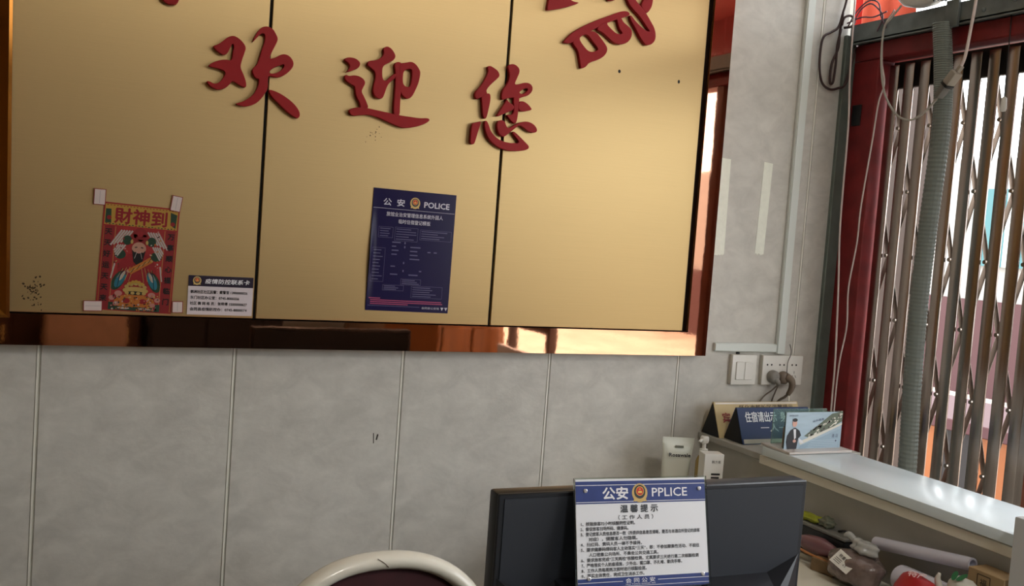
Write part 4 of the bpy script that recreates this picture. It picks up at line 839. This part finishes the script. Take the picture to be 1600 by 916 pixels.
def roll(lab, a, b_, r_):
    t_ = thing('paper_roll', lab, 'paper roll', T(*a), group='white paper rolls'); d_ = Vector(b_)-Vector(a); mx_ = d_.to_track_quat('Z', 'Y').to_matrix().to_4x4()
    bm = bmesh.new(); L = d_.length; n = 22; o_, i_ = [], []
    for z in (0, L): o_.append([bm.verts.new((r_*math.cos(2*math.pi*k/n), r_*math.sin(2*math.pi*k/n), z)) for k in range(n)]); i_.append([bm.verts.new((.72*r_*math.cos(2*math.pi*k/n), .72*r_*math.sin(2*math.pi*k/n), z)) for k in range(n)])
    for k in range(n):
        e = (k+1) % n; bm.faces.new((o_[0][k], o_[0][e], o_[1][e], o_[1][k])); bm.faces.new((i_[0][k], i_[1][k], i_[1][e], i_[0][e])); bm.faces.new((o_[0][k], i_[0][k], i_[0][e], o_[0][e])); bm.faces.new((o_[1][k], o_[1][e], i_[1][e], i_[1][k]))
    bmesh.ops.transform(bm, matrix=mx_, verts=bm.verts[:]); mesh_obj('sheet_roll', bm, PAP, t_, smooth=40)
    bm = bmesh.new(); p0 = Vector((0, 0, 0))+d_*.02; tube(bm, [p0+mx_.to_3x3() @ Vector((0, r_*1.01, 0)), p0+d_*.94+mx_.to_3x3() @ Vector((0, r_*1.01, 0))], .0009, 5, 0); mesh_obj('paper_edge', bm, PAP, t_)
roll('slim white paper roll leaning along the grey panel, rear one', (1.668, -.70, Dz+.083), (1.672, -.945, Dz+.118), .013)
roll('thick white paper roll lying in front of the slim one', (1.650, -.795, Dz+.040), (1.628, -.945, Dz+.050), .027)
rp = thing('red_packet', 'red printed snack packet at the bottom right edge', 'packet', T(1.575, -.905, Dz+.06))
blob('packet_body', '', '', None, .030, .050, .030, mat('packet_red', (176, 28, 38), .35, var=.1, scale=30), 21, .10, 3, 2, rp)
bm = bmesh.new(); text(bm, '特产', 0, 0, .018, .0, bold=.01, width=.034); flat_obj('packet_lettering', bm, mat('packet_white', (226, 196, 196), .4), rp).matrix_local = T(-.010, -.006, .034) @ RZ(-60) @ RX(25)
wp = thing('white_packet', 'white snack bag with green leaf print by the paper rolls', 'packet', T(1.618, -.975, Dz+.07))
blob('packet_body', '', '', None, .026, .040, .038, mat('packet_cream', (216, 214, 204), .35), 25, .12, 3, 3, wp)
for k, (y, z, rx) in enumerate(((.012, .034, 20), (-.004, .036, -25), (.004, .028, 70))):
    bm = bmesh.new(); ell(bm, 0, 0, .012, .006, 0, rx, n=12); flat_obj('leaf_print', bm, mat('leaf_green', (30, 104, 62), .4), wp).matrix_local = T(-.014, y, z+.004) @ RY(-38)
bm = bmesh.new(); tube(bm, [(-.012, .042, -.004), (-.014, .050, .016), (-.013, .048, .030)], [.008, .006, .003], 8); mesh_obj('packet_corner', bm, mat('packet_cream', (216, 214, 204), .35), wp, smooth=True)
cb = thing('cardboard_box', 'brown cardboard box with a framed emblem at the counter end', 'box', T(1.660, -1.005, Dz))
boxo('box_body', -.024, .024, -.040, .040, 0, .125, mat('kraft', (160, 134, 98), .7, var=.06, scale=20), cb, bev=.001)
bm = bmesh.new(); frame(bm, -.018, .010, .090, .118, .0018, .0005); text(bm, '福', -.004, .104, .016, .0005, bold=.005); flat_obj('box_print', bm, mat('kraft_ink', (60, 46, 36), .6), cb).matrix_local = T(-.0241, 0, 0) @ RZ(-90) @ RX(90)

# ------------------------------------------------------------------ behind the camera: unseen fill lamp added to brighten the room, furniture the mirror frame reflects
for k, (x, y) in enumerate(((1.0, -2.7),)):
    cl = thing('fill_lamp', 'unseen round white fill lamp added on the ceiling behind the camera', 'lamp', T(x, y, 2.999))
    bm = bmesh.new(); lathe(bm, [(.20, 0), (.21, -.03), (.20, -.06)], 32); mesh_obj('lamp_base', bm, WHITE, cl, smooth=40)
    bm = bmesh.new(); lathe(bm, [(.19, -.06), (.17, -.085), (.10, -.10), (.01, -.105)], 32); mesh_obj('diffuser', bm, mat('fill_glow', (255, 250, 242), .5, emit=60), cl, smooth=True)
def cabinet(name, lab, x0, x1, y0, y1, h_, m, nd, cat='cabinet'):
    c_ = thing(name, lab, cat, T((x0+x1)/2, (y0+y1)/2, 0)); a, b_ = (x1-x0)/2, (y1-y0)/2
    boxo('body', -a, a, -b_, b_, .06, h_, m, c_, bev=.004); boxo('plinth', -a+.03, a-.03, -b_+.03, b_-.03, 0, .06, m, c_); boxo('top', -a-.015, a+.015, -b_-.015, b_+.015, h_, h_+.03, m, c_, bev=.006)
    for k in range(nd):
        d0 = -a+.02+k*(2*a-.04)/nd; d1 = d0+(2*a-.04)/nd-.012
        dr = boxo('door', d0, d1, b_, b_+.018, .10, h_-.04, m, c_, bev=.006); boxo('handle', d1-.05, d1-.035, b_+.018, b_+.034, h_*.5, h_*.5+.12, EM[0], dr, bev=.003)
cabinet('black_cabinet', 'tall black cabinet at the back of the room, seen in the frame', .6, 1.8, -5.58, -5.1, 1.9, mat('cabinet_black', (24, 20, 20), .35), 3)
cabinet('wooden_cabinet', 'orange-brown wooden cabinet by the street wall, seen in the frame', 1.74, 2.10, -3.25, -2.35, 1.15, mat('orange_wood', (150, 100, 58), .3, var=.2, scale=4, stretch=(8, 1, 1)), 2)
cabinet('brown_sideboard', 'dark brown sideboard at the far left back of the room', -2.6, .55, -5.58, -5.15, 1.25, mat('brown_wood', (62, 38, 26), .35, var=.15, scale=4, stretch=(1, 1, 8)), 4)

wc = thing('wooden_chair', 'tall-backed dark wooden chair by the street doorway', 'chair', T(1.88, -1.98, 0) @ RZ(-90))
WD_ = mat('dark_wood', (64, 36, 24), .35, var=.15, scale=5)
boxo('seat', -.23, .23, -.22, .22, .42, .46, WD_, wc, bev=.006)
for x in (-.21, .21):
    boxo('leg', x-.02, x+.02, -.21, -.17, 0, .42, WD_, wc, bev=.003); boxo('rear_post', x-.02, x+.02, .17, .21, 0, 1.22, WD_, wc, bev=.003)
for z in (.62, .88, 1.14): boxo('back_rail', -.19, .19, .18, .20, z, z+.07, WD_, wc, bev=.003)
for k in range(5): boxo('back_slat', -.14+.065*k, -.12+.065*k, .185, .197, .69, .88, WD_, wc)

ar = thing('armchair', 'tan fabric armchair at the back of the room, seen in the frame', 'armchair', T(.20, -4.6, 0) @ RZ(180))
TAN = mat('tan_fabric', (150, 124, 100), .8, var=.08, scale=12)
boxo('seat', -.26, .26, -.30, .22, .22, .44, TAN, ar, bev=.04, seg=3); boxo('backrest', -.26, .26, .20, .34, .22, .95, TAN, ar, bev=.05, seg=3)
for x in (-.33, .25): boxo('armrest', x, x+.08, -.30, .30, .12, .62, TAN, ar, bev=.03, seg=2)
for x, y in ((-.28, -.26), (.28, -.26), (-.28, .28), (.28, .28)): boxo('leg', x-.02, x+.02, y-.02, y+.02, 0, .22, WD_, ar)

sl = thing('plastic_stool', 'blue plastic stool on the pavement outside the doorway', 'stool', T(3.1, -2.1, -.1))
PB = mat('blue_plastic', (60, 92, 150), .4)
boxo('seat', -.16, .16, -.16, .16, .42, .45, PB, sl, bev=.01)
for x in (-.13, .13):
    for y in (-.13, .13): mesh_obj('leg', tube(bmesh.new(), [(x, y, .43), (x*1.25, y*1.25, 0)], [.022, .016], 8, 0), PB, sl)
ct_ = thing('wooden_crate', 'stacked wooden crate on the pavement outside the doorway', 'crate', T(2.85, -1.45, -.1))
CR = mat('crate_wood', (120, 84, 52), .7, var=.2, scale=6)
for z in (0, .12, .24, .36, .48, .60, .72, .84):
    for s_ in (-1, 1): boxo('slat', -.3, .3, s_*.2-.008, s_*.2+.008, z+.01, z+.10, CR, ct_); boxo('slat', s_*.3-.008, s_*.3+.008, -.19, .19, z+.01, z+.10, CR, ct_)
for x in (-.28, .28):
    for y in (-.17, .17): boxo('corner_post', x-.02, x+.02, y-.02, y+.02, 0, .95, CR, ct_)
